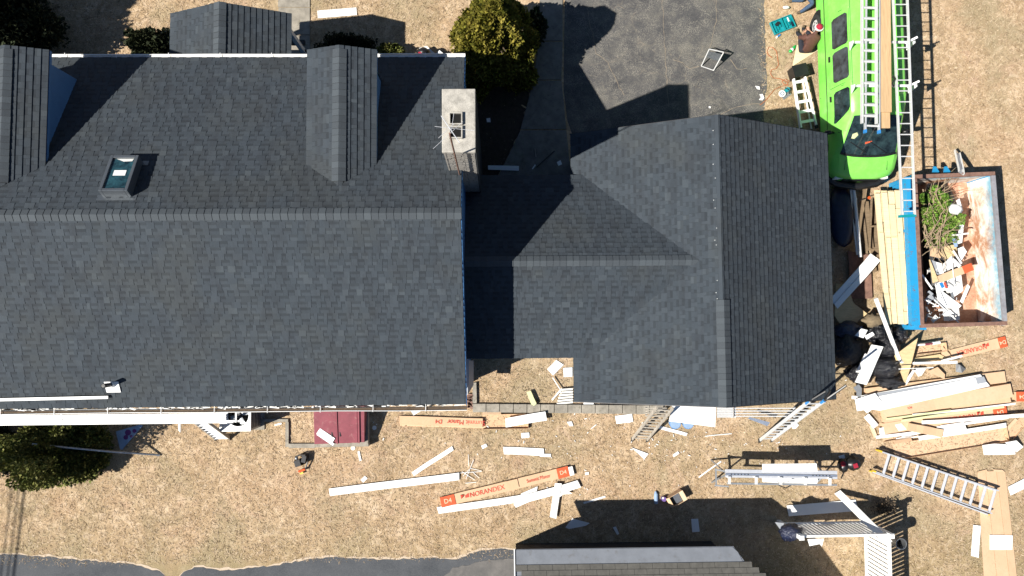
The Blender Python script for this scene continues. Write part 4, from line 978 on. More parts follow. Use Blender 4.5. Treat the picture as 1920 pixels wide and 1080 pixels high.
vs = [(x, y, .95) for x, y in inner] + [(x, y, .95) for x, y in outer] + [(x, y, .90) for x, y in inner] + [(x, y, .90) for x, y in outer]
m.poly(vs, [(k, k + n, (k + 1) % n + n, (k + 1) % n) for k in range(n)] + [(k + n, k + 3 * n, (k + 1) % n + 3 * n, (k + 1) % n + n) for k in range(n)] + [(k, (k + 1) % n, (k + 1) % n + 2 * n, k + 2 * n) for k in range(n)])
part(m, 'top_cover', 'aluminium_white', acr)
fan = part(MB().cyl((ac.x + .08, ac.y + .02, .80), .06, .06, 12), 'fan_hub', 'steel_dark', acr)
for k in range(4):
    a = k * math.pi / 2 + .4; c_ = Vector((ac.x + .08, ac.y + .02, .82)); d_ = Vector((math.cos(a), math.sin(a), 0)); s_ = Vector((-d_.y, d_.x, 0))
    part(MB().prism([c_ + d_ * .06 - s_ * .03, c_ + d_ * .27 - s_ * .09, c_ + d_ * .27 + s_ * .09 + Vector((0, 0, .04)), c_ + d_ * .06 + s_ * .04], .006), 'fan_blade', 'grey_metal', fan)
part(MB().box((ac.x + .04, ac.y, .02), (1.0, 1.0, .04)), 'pad', 'concrete', acr)
# ladders ------------------------------------------------------------
def ladder(name, label, A, B, width, side=None, mat='aluminium', rail=(.028, .075), step=.305, rung_mat=None, flat_=False, group=None, foot=None, rr=.016, off=.15, steps=False, end_w=None):
    A, B = Vector(A), Vector(B); d = (B - A); L = d.length; d.normalize(); sd = (Vector(side) if side is not None else d.cross(Vector((0, 0, 1)))); sd = (sd - d * sd.dot(d)).normalized(); nn = sd.cross(d)
    t = root(name, label, 'ladder', ((A.x + B.x) / 2, (A.y + B.y) / 2, min(A.z, B.z)), group); w2 = (end_w or width)
    for s in (-1, 1):
        r = part(MB().beam(A + sd * s * width / 2, B + sd * s * w2 / 2, rail[0], rail[1], up=nn), 'rail', mat, t)
        if foot: part(MB().beam(A + sd * s * width / 2 - d * .06, A + sd * s * width / 2 + d * .03, rail[0] + .02, rail[1] + .02, up=nn), 'foot', foot, r)
    x = off
    while x < L - .05:
        c = A + d * x; ww = width + (w2 - width) * x / L
        if steps: part(MB().beam(c - sd * ww / 2, c + sd * ww / 2, .085, .022, up=(0, 0, 1)), 'step', rung_mat or mat, t)
        else: part(MB().tube([c - sd * ww / 2, c + sd * ww / 2], rr, 7), 'rung', rung_mat or mat, t)
        x += step
    return t
def rails_to_AB(l0, r0, l1, r1, z0, z1):
    a0, b0, a1, b1 = P(*l0, z0), P(*r0, z0), P(*l1, z1), P(*r1, z1)
    return (a0 + b0) / 2, (a1 + b1) / 2, (b0 - a0).length, (b1 - a1).length, (b0 - a0)
# scaffold plank and its stepladder
z = 2.25; A, B = P(-140, 780, z), P(424, 781, z); pk = root('scaffold_plank', 'long white aluminium scaffold plank hung along the back eave', 'scaffold plank', (A.x + 6, A.y, z))
y0, y1 = P(424, 770, z).y, P(424, 792, z).y; nb_ = 5
for k in range(nb_):
    yy = y0 + (y1 - y0) * (k + .5) / nb_; part(MB().beam((A.x, yy, z), (B.x + (.45 if k == nb_ - 1 else 0), yy, z), abs(y1 - y0) / nb_ - .014, .022), 'deck_slat', 'aluminium_white', pk)
for yy in (y0, y1): part(MB().beam((A.x, yy, z - .03), (B.x + .2, yy, z - .03), .03, .11), 'side_rail', 'white_vinyl', pk)
part(MB().beam((P(116, 780, z).x, y0, z + .018), (P(116, 780, z).x, y1, z + .018), .04, .012), 'crosspiece', 'galvanised', pk)
part(MB().beam((P(443, 780, z).x, y0, z + .02), (P(443, 780, z).x, y1, z + .02), .04, .03), 'crosspiece', 'white_vinyl', pk)
A, B, w0, w1, sd = rails_to_AB((404, 823), (431, 822), (362, 790), (386, 788), .02, 2.1)
ladder('stepladder', 'small stepladder with white treads under the scaffold plank end', A, B, w0, sd, 'grey_wood', (.03, .08), .27, 'white_paint', foot='black_rubber', steps=True, end_w=w1)
m = MB().beam(P(337, 793, 1.9), P(337, 808, 1.0), .09, .03); thing(m, 'bracket', 'short white bracket hanging below the scaffold plank', 'bracket', 'white_paint')
# ladders and planks behind the garage
A, B, w0, w1, sd = rails_to_AB((1185, 824), (1213, 825), (1232, 764), (1262, 764), .03, 2.5)
ladder('extension_ladder', 'weathered grey ladder leaning on the left end of the garage eave', A, B, w0, sd, 'grey_wood', (.04, .085), .24, foot='black_rubber', rr=.022, end_w=w1)
A, B, w0, w1, sd = rails_to_AB((1424, 826), (1447, 825), (1518, 753), (1546, 750), .03, 2.9)
L2_ = ladder('extension_ladder', 'aluminium ladder with dark stand-off arms on the right end of the garage eave', A, B, w0, sd, 'aluminium_white', (.035, .09), .24, foot='black_rubber', rr=.02, end_w=w1)
for s in (-1, 1):
    e = B + sd.normalized() * s * w1 / 2; q = e + Vector((.42, .42, .35)) if s > 0 else e + Vector((.30, .28, .3))
    part(MB().tube([e, q], .035, 8), 'stand_off_arm', 'black_plastic', L2_)
    part(MB().tube([e, e - (B - A).normalized() * .18], .045, 8), 'rail_pad', 'blue_plastic', L2_)
part(MB().tube([B + sd.normalized() * w1 / 2, B - sd.normalized() * w1 / 2 + Vector((.42, .3, .3))], .03, 8), 'brace', 'black_plastic', L2_)
def pick(name, label, pxl, pxr, ypx0, ypx1, z, nb=4, gap=.015, mat='aluminium_white'):
    t = root(name, label, 'scaffold plank', P((pxl + pxr) / 2, (ypx0 + ypx1) / 2, z))
    for k in range(nb):
        yy = ypx0 + (ypx1 - ypx0) * (k + .5) / nb; a, b = P(pxl, yy, z), P(pxr, yy, z)
        part(MB().beam(a, b, abs(P(0, ypx0, z).y - P(0, ypx1, z).y) / nb - gap, .025), 'deck_slat', mat, t)
    for xx in (pxl + 3, pxr - 3): part(MB().beam(P(xx, ypx0, z - .04), P(xx, ypx1, z - .04), .05, .04), 'cross_bar', mat, t)
    return t
pick('scaffold_plank', 'slatted aluminium plank carried between the ladders, right of the white sheet', 1375, 1492, 763, 783, 1.5, 4, .045)
pick('scaffold_plank', 'short wooden plank bay between the two ladders, left end', 1209, 1250, 763, 781, 1.52, 4, .045, 'grey_wood')
pick('corrugated_panel', 'short ribbed grey panel between the white sheet and the slatted plank', 1344, 1375, 764, 783, 1.56, 6, .006)
sheet('siding_sheet', 'big white sheet laid on the scaffold plank behind the garage', 'sheet', PANEL, [(1262, 752), (1343, 756), (1341, 801), (1254, 790)], 1.62, .01)
sheet('tread_plate', 'shaded grey strip lying on the grass below the garage planks', 'strip', 'brake_blue', [(1402, 785), (1406, 782), (1444, 792), (1439, 799)], .5)
for x, lab in ((1261, 'left of two blue buckets under the white sheet'), (1285, 'right of two blue buckets under the white sheet')):
    b_ = P(x, 791, 0); t = root('bucket', lab, 'bucket', (b_.x, b_.y, 0), 'blue buckets under the sheet'); part(MB().cyl(b_, .13, .34, 16, .16), 'body', 'paper_blue', t); part(MB().tube([b_ + Vector((.165 * math.cos(a), .165 * math.sin(a), .33)) for a in np.linspace(0, 6.28, 17)], .008, 6), 'rim', 'blue_plastic', t)
# tool kit on the lawn
tb = P(566, 865); t = root('tool_belt', 'dark leather tool belt with an orange handled tool on the lawn', 'tool belt', (tb.x, tb.y, 0))
part(MB().box(P(559, 868, .1), (.20, .22, .18), .3, taper=.85), 'pouch', 'black_plastic', t); part(MB().box(P(571, 860, .12), (.16, .24, .22), -.2, taper=.8), 'pouch', 'steel_dark', t)
part(MB().tube([P(553, 857, .16), P(562, 853, .2), P(572, 853, .22), P(577, 864, .15), P(573, 878, .1), P(562, 885, .08)], .022, 7), 'belt', 'black_plastic', t)
part(MB().tube([P(560, 884, .1), P(572, 880, .12)], .035, 8), 'handle', 'orange_plastic', t); part(MB().box(P(566, 887, .06), (.1, .05, .06), .4), 'blade_case', 'yellow_plastic', t)
part(MB().blob(P(556, 859, .16), (.05, .06, .05), .1, 3, 10, 6), 'tape_measure', 'galvanised', t, True)
# open box of fasteners beside the shed shadow
bx = P(1267, 931); ang = .5; t = root('open_box', 'open cardboard box of silver fasteners at the edge of the shed shadow', 'box', (bx.x, bx.y, 0)); Rb = Matrix.Rotation(ang, 3, 'Z')
part(MB().box(bx + Vector((0, 0, .01)), (.44, .30, .02), ang), 'bottom', 'cardboard', t)
for dx, dy, a1, b1 in ((-.22, 0, .01, .3), (.22, 0, .01, .3), (0, -.15, .43, .01), (0, .15, .43, .01)): part(MB().box(bx + Rb @ Vector((dx, dy, .15)), (a1, b1, .28), ang), 'side', 'cardboard', t)
part(MB().box(bx + Rb @ Vector((.0, 0, .16)), (.2, .26, .1), ang), 'silver_packs', 'galvanised', t); part(MB().box(bx + Rb @ Vector((-.13, 0, .1)), (.12, .28, .1), ang), 'dark_contents', 'black_plastic', t)
part(MB().box(bx + Rb @ Vector((.17, .0, .285)), (.13, .31, .008), ang), 'flap', 'print_cream', t)
part(MB().prism([bx + Rb @ Vector(v_) for v_ in ((-.22, -.15, .29), (-.22, .15, .29), (-.31, .15, .2), (-.31, -.15, .2))], .006), 'flap', 'cardboard', t)
m = MB().tube([P(1230, 944, .05), P(1230, 926, .05), P(1229, 921, .05)], [.06, .06, .02], 10); thing(m, 'caulk_tube', 'pale blue tube lying upright in view left of the open box', 'tube', 'paper_blue')
m = MB().cyl(P(1243, 934), .07, .16, 14); t_ = thing(m, 'spray_can', 'small purple and white can beside the open box', 'can', 'purple_can')
part(MB().cyl(P(1243, 934, .161), .03, .01, 10), 'nozzle', 'white_paint', t_)
# ------------------------------------------------------------------ metal brake on its stand
zb = .95; brk = root('metal_brake', 'long aluminium bending brake on a folding stand in the middle of the yard', 'metal brake', P(1462, 893))
a, b = P(1360, 883, zb), P(1569, 886, zb)
for dy, wd, hh, mt, nm in ((0, .10, .05, 'aluminium', 'clamp_bar'), (-.085, .05, .07, 'brake_blue', 'anvil_bar'), (-.15, .06, .05, 'aluminium', 'bending_leaf')):
    part(MB().beam(a + Vector((0, dy, 0)), b + Vector((0, dy, 0)), wd, hh), nm, mt, brk)
m = MB()
for f_ in list(np.linspace(.05, .2, 6)) + list(np.linspace(.78, .93, 6)): q = a.lerp(b, f_) + Vector((0, -.085, .036)); m.box(q, (.03, .03, .006))
part(m, 'slots', 'black_plastic', brk, kind='stuff')
for f_ in (.03, .27, .49, .71, .93):
    q = a.lerp(b, f_); q0 = q + Vector((0, -.14, .05)); part(MB().beam(q0, q0 + Vector((.0, -.22, -.02)), .075, .05), 'cast_arm', 'aluminium_white', brk)
part(MB().beam(a + Vector((.05, -.36, -.03)), b + Vector((0, -.36, -.03)), .05, .04), 'handle_bar', 'grey_metal', brk)
for px_, f_ in ((1362, .02), (1545, .9)):
    q = a.lerp(b, f_)
    for dy in (-.4, .12): part(MB().beam(q + Vector((0, -.1, -.06)), Vector((q.x - (.2 if f_ < .5 else -.1), q.y + dy * 1.3, .02)), .035, .035), 'leg', 'grey_metal', brk)
for l in (((1340, 880), (1362, 884)), ((1340, 910), (1366, 912)), ((1342, 878), (1343, 910))): part(MB().beam(P(*l[0], .7), P(*l[1], .75), .04, .04), 'end_support', 'grey_metal', brk)
part(MB().tube([P(1460, 910, .75), P(1474, 915, .7), P(1486, 908, .75)], .015, 7), 'grip', 'black_rubber', brk)
part(MB().tube([P(1450, 897, .8), P(1462, 906, .8), P(1478, 903, .8), P(1493, 897, .82)], .008, 6), 'cable', 'white_paint', brk)
sheet('siding_sheet', 'white rectangular sheet clamped on top of the metal brake', 'sheet', PANEL, [(1429, 870), (1531, 869), (1533, 884), (1430, 885)], 1.0)
sheet('siding_sheet', 'white sheet lying on the grass beneath the metal brake', 'sheet', PANEL, [(1428, 893), (1534, 893), (1532, 909), (1430, 904)], .25)
t = root('tool_bag', 'black and red tool bags dropped at the right end of the metal brake', 'tool bag', P(1592, 872))
part(MB().blob(P(1581, 873, .12), (.16, .20, .16), .25, 4, 16, 10), 'bag', 'black_plastic', t, True); part(MB().blob(P(1581, 870, .24), (.08, .08, .06), .2, 5, 10, 6), 'red_pouch', 'red_fabric', t, True)
part(MB().blob(P(1600, 869, .14), (.24, .19, .17), .3, 6, 16, 10), 'bag', 'black_plastic', t, True); part(MB().box(P(1604, 873, .3), (.12, .13, .06), .3), 'red_pouch', 'red_fabric', t)
part(MB().tube([P(1585, 880, .1), P(1580, 890, .03), P(1577, 897, .02)], .02, 6), 'strap', 'black_plastic', t)
t = root('tool_backpack', 'black and red tool backpack behind the front gutter near the conifer', 'backpack', P(792, 100)); part(MB().blob(P(794, 101, .45), (.22, .18, .25), .2, 8, 16, 10), 'body', 'black_plastic', t, True); part(MB().box(P(788, 101, .66), (.10, .12, .05), .3), 'red_pouch', 'red_fabric', t)
# ------------------------------------------------------------------ big articulated ladder on the grass
def rl(l0, r0, l1, r1, z0, z1): return rails_to_AB(l0, r0, l1, r1, z0, z1)
A, B, w0, w1, sd = rl((1650, 846), (1640, 884), (1872, 920), (1858, 962), .22, .22)
LD = ladder('folding_ladder', 'aluminium folding ladder with yellow tips lying slanted across the lower right yard', A, B, w0, sd, 'aluminium', (.035, .09), .305, foot='yellow_plastic', rr=.042, end_w=w1, off=.28)
A2, B2 = A + Vector((.02, -.03, -.14)), B + Vector((-.02, -.05, -.14)); d_ = (B2 - A2).normalized(); s_ = (sd - d_ * sd.dot(d_)).normalized()
for s in (-1, 1):
    r = part(MB().beam(A2 + s_ * s * (w0 / 2 + .02), B2 + s_ * s * (w1 / 2 + .02), .035, .08), 'rail', 'aluminium', LD)
    part(MB().beam(A2 + s_ * s * (w0 / 2 + .02) - d_ * .10, A2 + s_ * s * (w0 / 2 + .02) - d_ * .02, .035, .05), 'foot', 'yellow_plastic', r); part(MB().beam(B2 + s_ * s * (w1 / 2 + .02), B2 + s_ * s * (w1 / 2 + .02) + d_ * .06, .03, .05), 'foot', 'yellow_plastic', r)
# ------------------------------------------------------------------ white fence, L shaped
FZ = 1.55
fn = root('picket_fence', 'white L shaped privacy fence with close slats, lower right', 'fence', P(1650, 1000))
fa_, fb_, fc = P(1500, 1006, FZ), P(1668, 1003, FZ), P(1674, 1200, FZ)
def run(a, b, post_ends=(1, 1)):
    d = (b - a); L = d.length; d.normalize(); n = d.cross(Vector((0, 0, 1)))
    for zz, hh in ((FZ - .04, .10), (.22, .09)): part(MB().beam(a + Vector((0, 0, zz - FZ)), b + Vector((0, 0, zz - FZ)), .06, hh), 'rail', 'white_vinyl', fn)
    x = .08
    while x < L - .06:
        c = a + d * x; part(MB().beam((c.x, c.y, .24), (c.x, c.y, FZ - .08), .012, .092, up=tuple(d)), 'picket', 'white_vinyl', fn); x += .122
    for e, on in ((a, post_ends[0]), (b, post_ends[1])):
        if on:
            p_ = part(MB().box((e.x, e.y, FZ / 2 + .06), (.12, .12, FZ + .12)), 'post', 'white_vinyl', fn); part(MB().box((e.x, e.y, FZ + .14), (.15, .15, .04), taper=.7), 'post_cap', 'white_vinyl', p_)
run(fa_, fb_); run(fb_ + Vector((0, -.1, 0)), fc, (0, 1))
sheet('vinyl_siding', 'long white panel lying behind the fence, partly in shadow', 'panel', PANEL, [(1475, 948), (1604, 937), (1610, 958), (1479, 968)], .05)
lapped('leaning_board', 'white board lying slanted on top of the fence corner', 'board', PANEL, (1570, 923), (1668, 1020), 13, .07, 1.66, laps=1, h=.03)
m = MB().blob(P(1483, 998, 1.25), (.30, .23, .22), .35, 12, 22, 12); thing(m, 'trash_bag', 'black plastic bag slung over the left end of the fence', 'bag', 'trash_bag_blue', smooth=True)
sheet('vinyl_scrap', 'grey pointed panel end behind the black bag at the fence end', 'scrap', 'skirt_grey', [(1453, 979), (1470, 981), (1476, 1000), (1466, 997)], 1.0)
sheet('vinyl_scrap', 'white bent piece hanging below the left part of the fence', 'scrap', PANEL, [(1514, 1011), (1545, 1010), (1541, 1025), (1537, 1020), (1518, 1024)], 1.1)
cc = P(1690, 1020, 1.0); t = root('metal_pipe', 'galvanised open metal flue pipe standing against the fence corner', 'pipe', (cc.x, cc.y, 0)); m = MB(); m.tube([(cc.x, cc.y, .0), (cc.x, cc.y, 1.0)], .15, 20, caps=False); m.tube([(cc.x, cc.y, 1.0), (cc.x, cc.y, .1)], .14, 20, caps=False)
part(m, 'barrel', 'galvanised', t, True); part(MB().tube([(cc.x + .15 * math.cos(a), cc.y + .15 * math.sin(a), 1.0) for a in np.linspace(0, 2 * math.pi, 21)], .012, 6), 'rim', 'galvanised', t); part(MB().cyl((cc.x, cc.y, .1), .13, .01, 16), 'base', 'dull_black', t)
# right edge
t = root('flattened_carton', 'long flattened brown carton stretched down the right edge', 'carton', P(1870, 980))
for q in ([(1833, 886), (1848, 884), (1869, 1085), (1845, 1085)], [(1848.6, 884), (1868, 883), (1893, 1085), (1869.6, 1085)], [(1868.6, 883), (1885, 885), (1907, 1085), (1893.6, 1085)]): part(MB().prism([P(x, y, .03 + (.012 if i in (0, 3) else 0)) for i, (x, y) in enumerate(q)], .006), 'panel', 'cardboard', t)
part(MB().prism(flat([(1834, 884), (1850, 880), (1852, 884), (1835, 888)], .05), .005), 'end_flap', 'cardboard', t); part(MB().prism(flat([(1862, 880), (1880, 881), (1884, 885), (1864, 884)], .05), .005), 'end_flap', 'cardboard', t)
sheet('siding_offcut', 'white square offcut lying on the long flattened carton', 'offcut', PANEL, [(1856, 1003), (1899, 1004), (1898, 1031), (1856, 1031)], .06)
lapped('siding_offcut', 'narrow white offcut left of the long flattened carton', 'offcut', PANEL, (1828, 1044), (1832, 985), 15, .03)
sheet('siding_offcut', 'white offcut cut off by the right edge above the carton', 'offcut', PANEL, [(1890, 913), (1935, 890), (1938, 908), (1895, 929)], .05)
m = MB(); m.prism([P(1842, 835, .12), P(1865, 832, .2), P(1884, 833, .16), (P(1902, 836, .1)), P(1904, 852, .05), P(1870, 853, .08), P(1845, 853, .05)], .01); m.prism([P(1884, 830, .3), P(1906, 826, .3), P(1919, 838, .12), P(1906, 848, .1), P(1896, 838, .15)], .01); thing(m, 'crumpled_vinyl', 'crumpled white vinyl sheet below the cartons at right', 'sheet', PANEL)
# ------------------------------------------------------------------ cartons pile at right
carton('NORANDEX carton lying alone just below the blue dumpster', (1782, 665), (1884, 640), 20, .07, texts=(('NORANDEX', .36, .2, 'print_red', 1, .85), ('D4', .93, .17, 'print_cream', 1, 1)), stripe=((.86, 1.0, .99),))
c3 = bpy.data.objects['cardboard_carton.003'] if 'cardboard_carton.003' in bpy.data.objects else None
if c3: emblem(c3, P(1848, 647, .08), .24, .1)
carton('long brown carton under the upper side of the white sheet stack', (1620, 738), (1880, 706), 22, .14)
carton('long brown carton under the lower side of the white sheet stack', (1650, 771), (1889, 731), 26, .20, texts=(('NX', .2, .1, 'print_red', 1, 1),))
carton('open brown carton second from the white sheet stack', (1653, 783), (1888, 748), 17, .16, z=0)
c4 = carton('NORANDEX carton third below the white sheet stack', (1653, 803), (1882, 770), 20, .13, texts=(('NORANDEX', .62, .2, 'print_red', 1, .85), ('D4', .945, .17, 'print_cream', 1, 1)), stripe=((.89, 1.0, .99),))
emblem(c4, P(1838, 775, .14), .14, .1)
carton('open carton holding a white panel, lower left of the pile', (1654, 817), (1715, 806), 21, .10, open_=True)
sheet('siding_offcut', 'white panel inside the open carton at the lower left of the pile', 'offcut', PANEL, [(1648, 803), (1690, 794), (1700, 805), (1650, 817)], .12)
carton('widest brown carton lying along the bottom of the pile', (1676, 846), (1885, 812), 30, .12, open_=True, texts=())
carton('short crushed carton lying over the trims in the pile', (1702, 800), (1764, 812), 15, .12, z=.12)
carton('NORANDEX carton end cut off by the right edge', (1900, 743), (1990, 742), 18, .12, texts=(('D4', .13, .17, 'print_cream', 1, 1),), stripe=((.0, .25, .99),))
carton('open carton flap leaning at the right edge of the pile', (1890, 818), (1935, 770), 18, .05, open_=True)
for k in range(3):
    pass
for k, (lab, q, z) in enumerate((('wide white sheet at the bottom of the long sheet stack', [(1614, 742), (1838, 702), (1856, 724), (1650, 770), (1622, 766)], .25),
                  ('grey-white sheet second in the long sheet stack', [(1630, 740), (1845, 706), (1850, 717), (1640, 756)], .27),
                  ('bright top sheet of the long sheet stack', [(1642, 744), (1829, 708), (1834, 723), (1650, 762)], .29),
                  ('square white sheet covering the left end of the stack', [(1603, 749), (1641, 737), (1653, 753), (1626, 775), (1620, 769), (1607, 771)], .33))):
    sheet('siding_sheet', lab, 'sheet', PANEL if k != 1 else 'skirt_grey', q, z, .012)
for k, (lab, a, b, wp, mt, z, z2) in enumerate((('pale green trim length lying on the pile, upper', (1661, 786), (1782, 770), 4, 'lime_strip', .24, .24), ('long pale green trim length lying on the pile', (1690, 789), (1882, 763), 4.5, 'lime_strip', .22, .22), ('long white trim above the green ones', (1710, 778), (1903, 757), 4, PANEL, .24, .2),
               ('white trim length crossing the lower pile to the right edge', (1728, 792), (1930, 778), 7, PANEL, .20, .25), ('white trim crossing under the long one at right', (1756, 802), (1890, 783), 5, PANEL, .14, .2),
               ('white trim along the bottom of the pile', (1642, 820), (1760, 806), 6, PANEL, .06, .1), ('short white trim at the bottom of the pile', (1680, 823), (1722, 818), 4, PANEL, .05, .05), ('stout white trim lying above the widest carton', (1722, 822), (1886, 797), 9, PANEL, .10, .10),
               ('white trim behind the short crushed carton', (1690, 817), (1722, 812), 5, PANEL, .07, .07))):
    lapped('trim_length', lab, 'trim', mt, a, b, wp, z, z2, laps=1, h=.02)
lapped('vinyl_siding', 'white ribbed panel in the middle of the lower pile', 'panel', PANEL, (1766, 806), (1810, 799), 17, .16, laps=3, h=.012)
lapped('vinyl_siding', 'small white panel at the left corner of the pile', 'panel', PANEL, (1624, 779), (1642, 800), 12, .1)
channel('trim_length', 'cream strip dropping from the left corner of the pile', 'trim', 'print_cream', (1633, 798), (1642, 820), 7, .05, h=.01)
sheet('grey_block', 'grey bent metal flashing left of the long sheet stack', 'flashing', 'grey_metal', [(1600, 727), (1610, 720), (1616, 728), (1615, 747), (1606, 746), (1606, 735)], .22)
sheet('vinyl_scrap', 'small white tab at the upper left corner of the stack', 'scrap', PANEL, [(1597, 742), (1608, 743), (1608, 749), (1597, 748)], .24)
# ------------------------------------------------------------------ rubbish heap between dumpster and cartons
def bag(label, px, py, z, rad, seed, mat='trash_bag', lump=.3):
    m = MB().blob(P(px, py, z), rad, lump, seed, 26, 16); t = root('trash_bag', label, 'trash bag', P(px, py, 0), 'black trash bags heaped beside the garage'); part(m, 'sack', mat, t, True)
    a = random.uniform(0, 6.28); c = P(px, py, z) + Vector((math.cos(a) * rad[0] * .5, math.sin(a) * rad[1] * .5, rad[2] * .9)); part(MB().tube([c, c + Vector((.03, .02, .06)), c + Vector((.07, .01, .09))], [.05, .02, .05], 7), 'knot', mat, t)
bag('big smooth black trash bag at the centre of the heap', 1658, 688, .32, (.48, .34, .36), 21, lump=.12)
bag('black trash bag against the garage side, upper part of the heap', 1588, 655, .35, (.42, .50, .38), 22)
bag('bluish plastic bag at the top left of the heap', 1590, 620, .32, (.40, .30, .3), 23, 'trash_bag_blue')
bag('black trash bag below the white downpipe', 1662, 650, .35, (.34, .38, .36), 24)
bag('black trash bag under the white folded panel', 1612, 700, .25, (.38, .32, .26), 25)
bag('crinkled black trash bag at the bottom of the heap', 1668, 716, .22, (.36, .20, .24), 26, lump=.45)
bag('black trash bag in the shade near the lumber stack', 1640, 622, .3, (.36, .30, .32), 27)
bag('small black trash bag right of the downpipe', 1682, 628, .25, (.30, .28, .26), 28)
for lab, q, zs in (('blue-shaded vinyl square on the upper bag', [(1603, 629), (1615, 616), (1627, 619), (1619, 634)], .75), ('small blue-shaded vinyl piece right of the square', [(1621, 630), (1636, 622), (1640, 628), (1625, 637)], .74)):
    sheet('vinyl_scrap', lab, 'scrap', PANEL, q, zs)
lapped('vinyl_siding', 'white folded siding panel lying over the black bags', 'panel', PANEL, (1614, 719), (1645, 648), 22, .62, .86, laps=2, h=.02)
lapped('vinyl_siding', 'narrow second panel beside the folded one on the bags', 'panel', PANEL, (1608, 698), (1625, 664), 7, .62, .8, laps=1, h=.02)
A, B = P(1642, 560, 1.25), P(1686, 674, .55); t = root('downpipe', 'white downpipe with a bent end slanting across the rubbish heap', 'downpipe', (A.x, B.y, .5)); part(MB().beam(A, B, .09, .07), 'pipe', 'white_vinyl', t); part(MB().tube([B, B + Vector((.06, -.06, -.03)), B + Vector((.14, -.08, -.08))], .05, 8), 'elbow', 'white_vinyl', t)
m = MB().prism([P(1721, 634, .75), P(1707, 690, .45), P(1697, 721, .3), P(1677, 667, .6)], .012); thing(m, 'plywood_piece', 'pointed triangular plywood piece beside the trash bags', 'plywood', 'plywood')
m = MB().prism([P(1568, 531, .3), P(1590, 536, .3), P(1600, 568, .3), P(1626, 588, .35), P(1600, 611, .3), P(1574, 606, .3), P(1565, 592, .3)], .012); thing(m, 'plywood_piece', 'irregular plywood offcut in shade at the garage side', 'plywood', 'plywood')
lapped('gutter_board', 'broad white gutter board leaning from the garage to the lumber', 'board', PANEL, (1563, 570), (1641, 482), 23, .5, .52, laps=2, h=.03)
A = [P(1603, 346, .4), P(1600, 352, .4), P(1603, 372, .4), P(1613, 482, .4)]; t = root('downpipe', 'white downpipe with elbow lying beside the garage, right one', 'downpipe', (A[2].x, A[2].y, .8)); part(MB().tube([P(1606, 343, .36)] + A, .05, 8), 'pipe', 'white_vinyl', t); part(MB().cyl(A[2], .062, .05, 8, axis=(.05, -1, 0)), 'collar', 'white_vinyl', t)
channel('trim_length', 'thin white trim beside the downpipes in the garage shade', 'trim', 'white_dirty', (1595, 355), (1607, 478), 4, .4, h=.03)
m = MB().blob(P(1580, 405, .22), (.42, .95, .26), .12, 31, 24, 12); thing(m, 'tarp_bundle', 'dark blue tarpaulin bundle in the garage shade below the van', 'tarp', 'blue_tarp', smooth=True)
m = MB().prism([P(1590, 470, .15), P(1632, 478, .15), P(1636, 560, .12), P(1596, 560, .12)], .02); thing(m, 'brown_door', 'old dark brown board lying in shade left of the lumber', 'board', 'rust_steel')
m = MB().blob(P(1638, 600, .55), (.28, .18, .12), .4, 33, 18, 8); thing(m, 'brown_cloth', 'crumpled brown cloth at the end of the lumber stack', 'cloth', 'cloth_brown', smooth=True)
# old lumber beside the new stack
t = root('old_lumber', 'weathered old boards in shade left of the pale lumber stack', 'lumber', P(1625, 420))
for (x0, y0, x1, y1, wd, z) in ((1622, 352, 1610, 440, .08, .8), (1634, 375, 1630, 470, .05, .85), (1624, 378, 1634, 465, .13, .7), (1638, 372, 1646, 480, .16, .6), (1630, 395, 1640, 510, .12, .55), (1618, 400, 1626, 470, .06, .6), (1645, 360, 1652, 470, .14, .5), (1622, 460, 1628, 500, .1, .5), (1632, 425, 1655, 422, .05, .9)):
    part(MB().beam(P(x0, y0, z - .42), P(x1, y1, z - .42), wd, .04), 'board', 'old_wood', t)
t = root('clamp_handle', 'orange tipped dark clamp lying on the old boards', 'clamp', P(1620, 373, .9)); part(MB().tube([P(1613, 375, .56), P(1629, 371, .56)], .014, 6), 'bar', 'steel_dark', t); part(MB().cyl(P(1629, 371, .55), .045, .03, 12), 'knob', 'orange_plastic', t)
# new lumber
t = root('lumber_stack', 'pale new pine boards stacked beside the dumpster', 'lumber', P(1680, 480))
rs = random.Random(4); LH = .80
lx = lambda c_, y: 1640 + (y - 365) * .087 + c_ * (75 - (y - 365) * .02) / 6
for col in range(6):
    for lay in range(4):
        y = 362 - col * 1.7 if lay == 3 else 358 + rs.uniform(-4, 4)
        brk_ = [y] + sorted(rs.uniform(375, 590) for _ in range(rs.choice([1, 2, 3, 3]))) + [608 + (rs.uniform(-1, 1) if lay == 3 else rs.uniform(-5, 2))]
        for y0, y1 in zip(brk_[:-1], brk_[1:]):
            if y1 - y0 < 12: continue
            z_ = LH - (3 - lay) * .045 + rs.uniform(-.006, .006) - .0; g = random.choice([.5, .8, 1.2, 1.9]); sx = rs.uniform(-.6, .6)
            q = [(lx(col, y0) + g + sx, y0 + .8), (lx(col + 1, y0) - g + sx, y0 + .8), (lx(col + 1, y1) - g + sx, y1 - .8), (lx(col, y1) + g + sx, y1 - .8)]
            part(MB().prism(flat(q, z_), .036), 'board', 'pine', t)
for yy in (380, 480, 590): part(MB().beam(P(1645, yy, .55), P(1712, yy, .55), .09, .09), 'bearer', 'old_wood', t)
m = MB(); 
for x, y in ((1650, 380), (1705, 380), (1655, 480), (1712, 480), (1665, 590), (1712, 590)): part(MB().box(P(x, y, .25), (.09, .09, .5)), 'leg', 'old_wood', t)
sheet('gutter_offcut', 'white and grey gutter offcut on the lower right end of the lumber', 'offcut', PANEL, [(1701, 574), (1708, 563), (1716, 588), (1711, 604), (1703, 606)], .9)
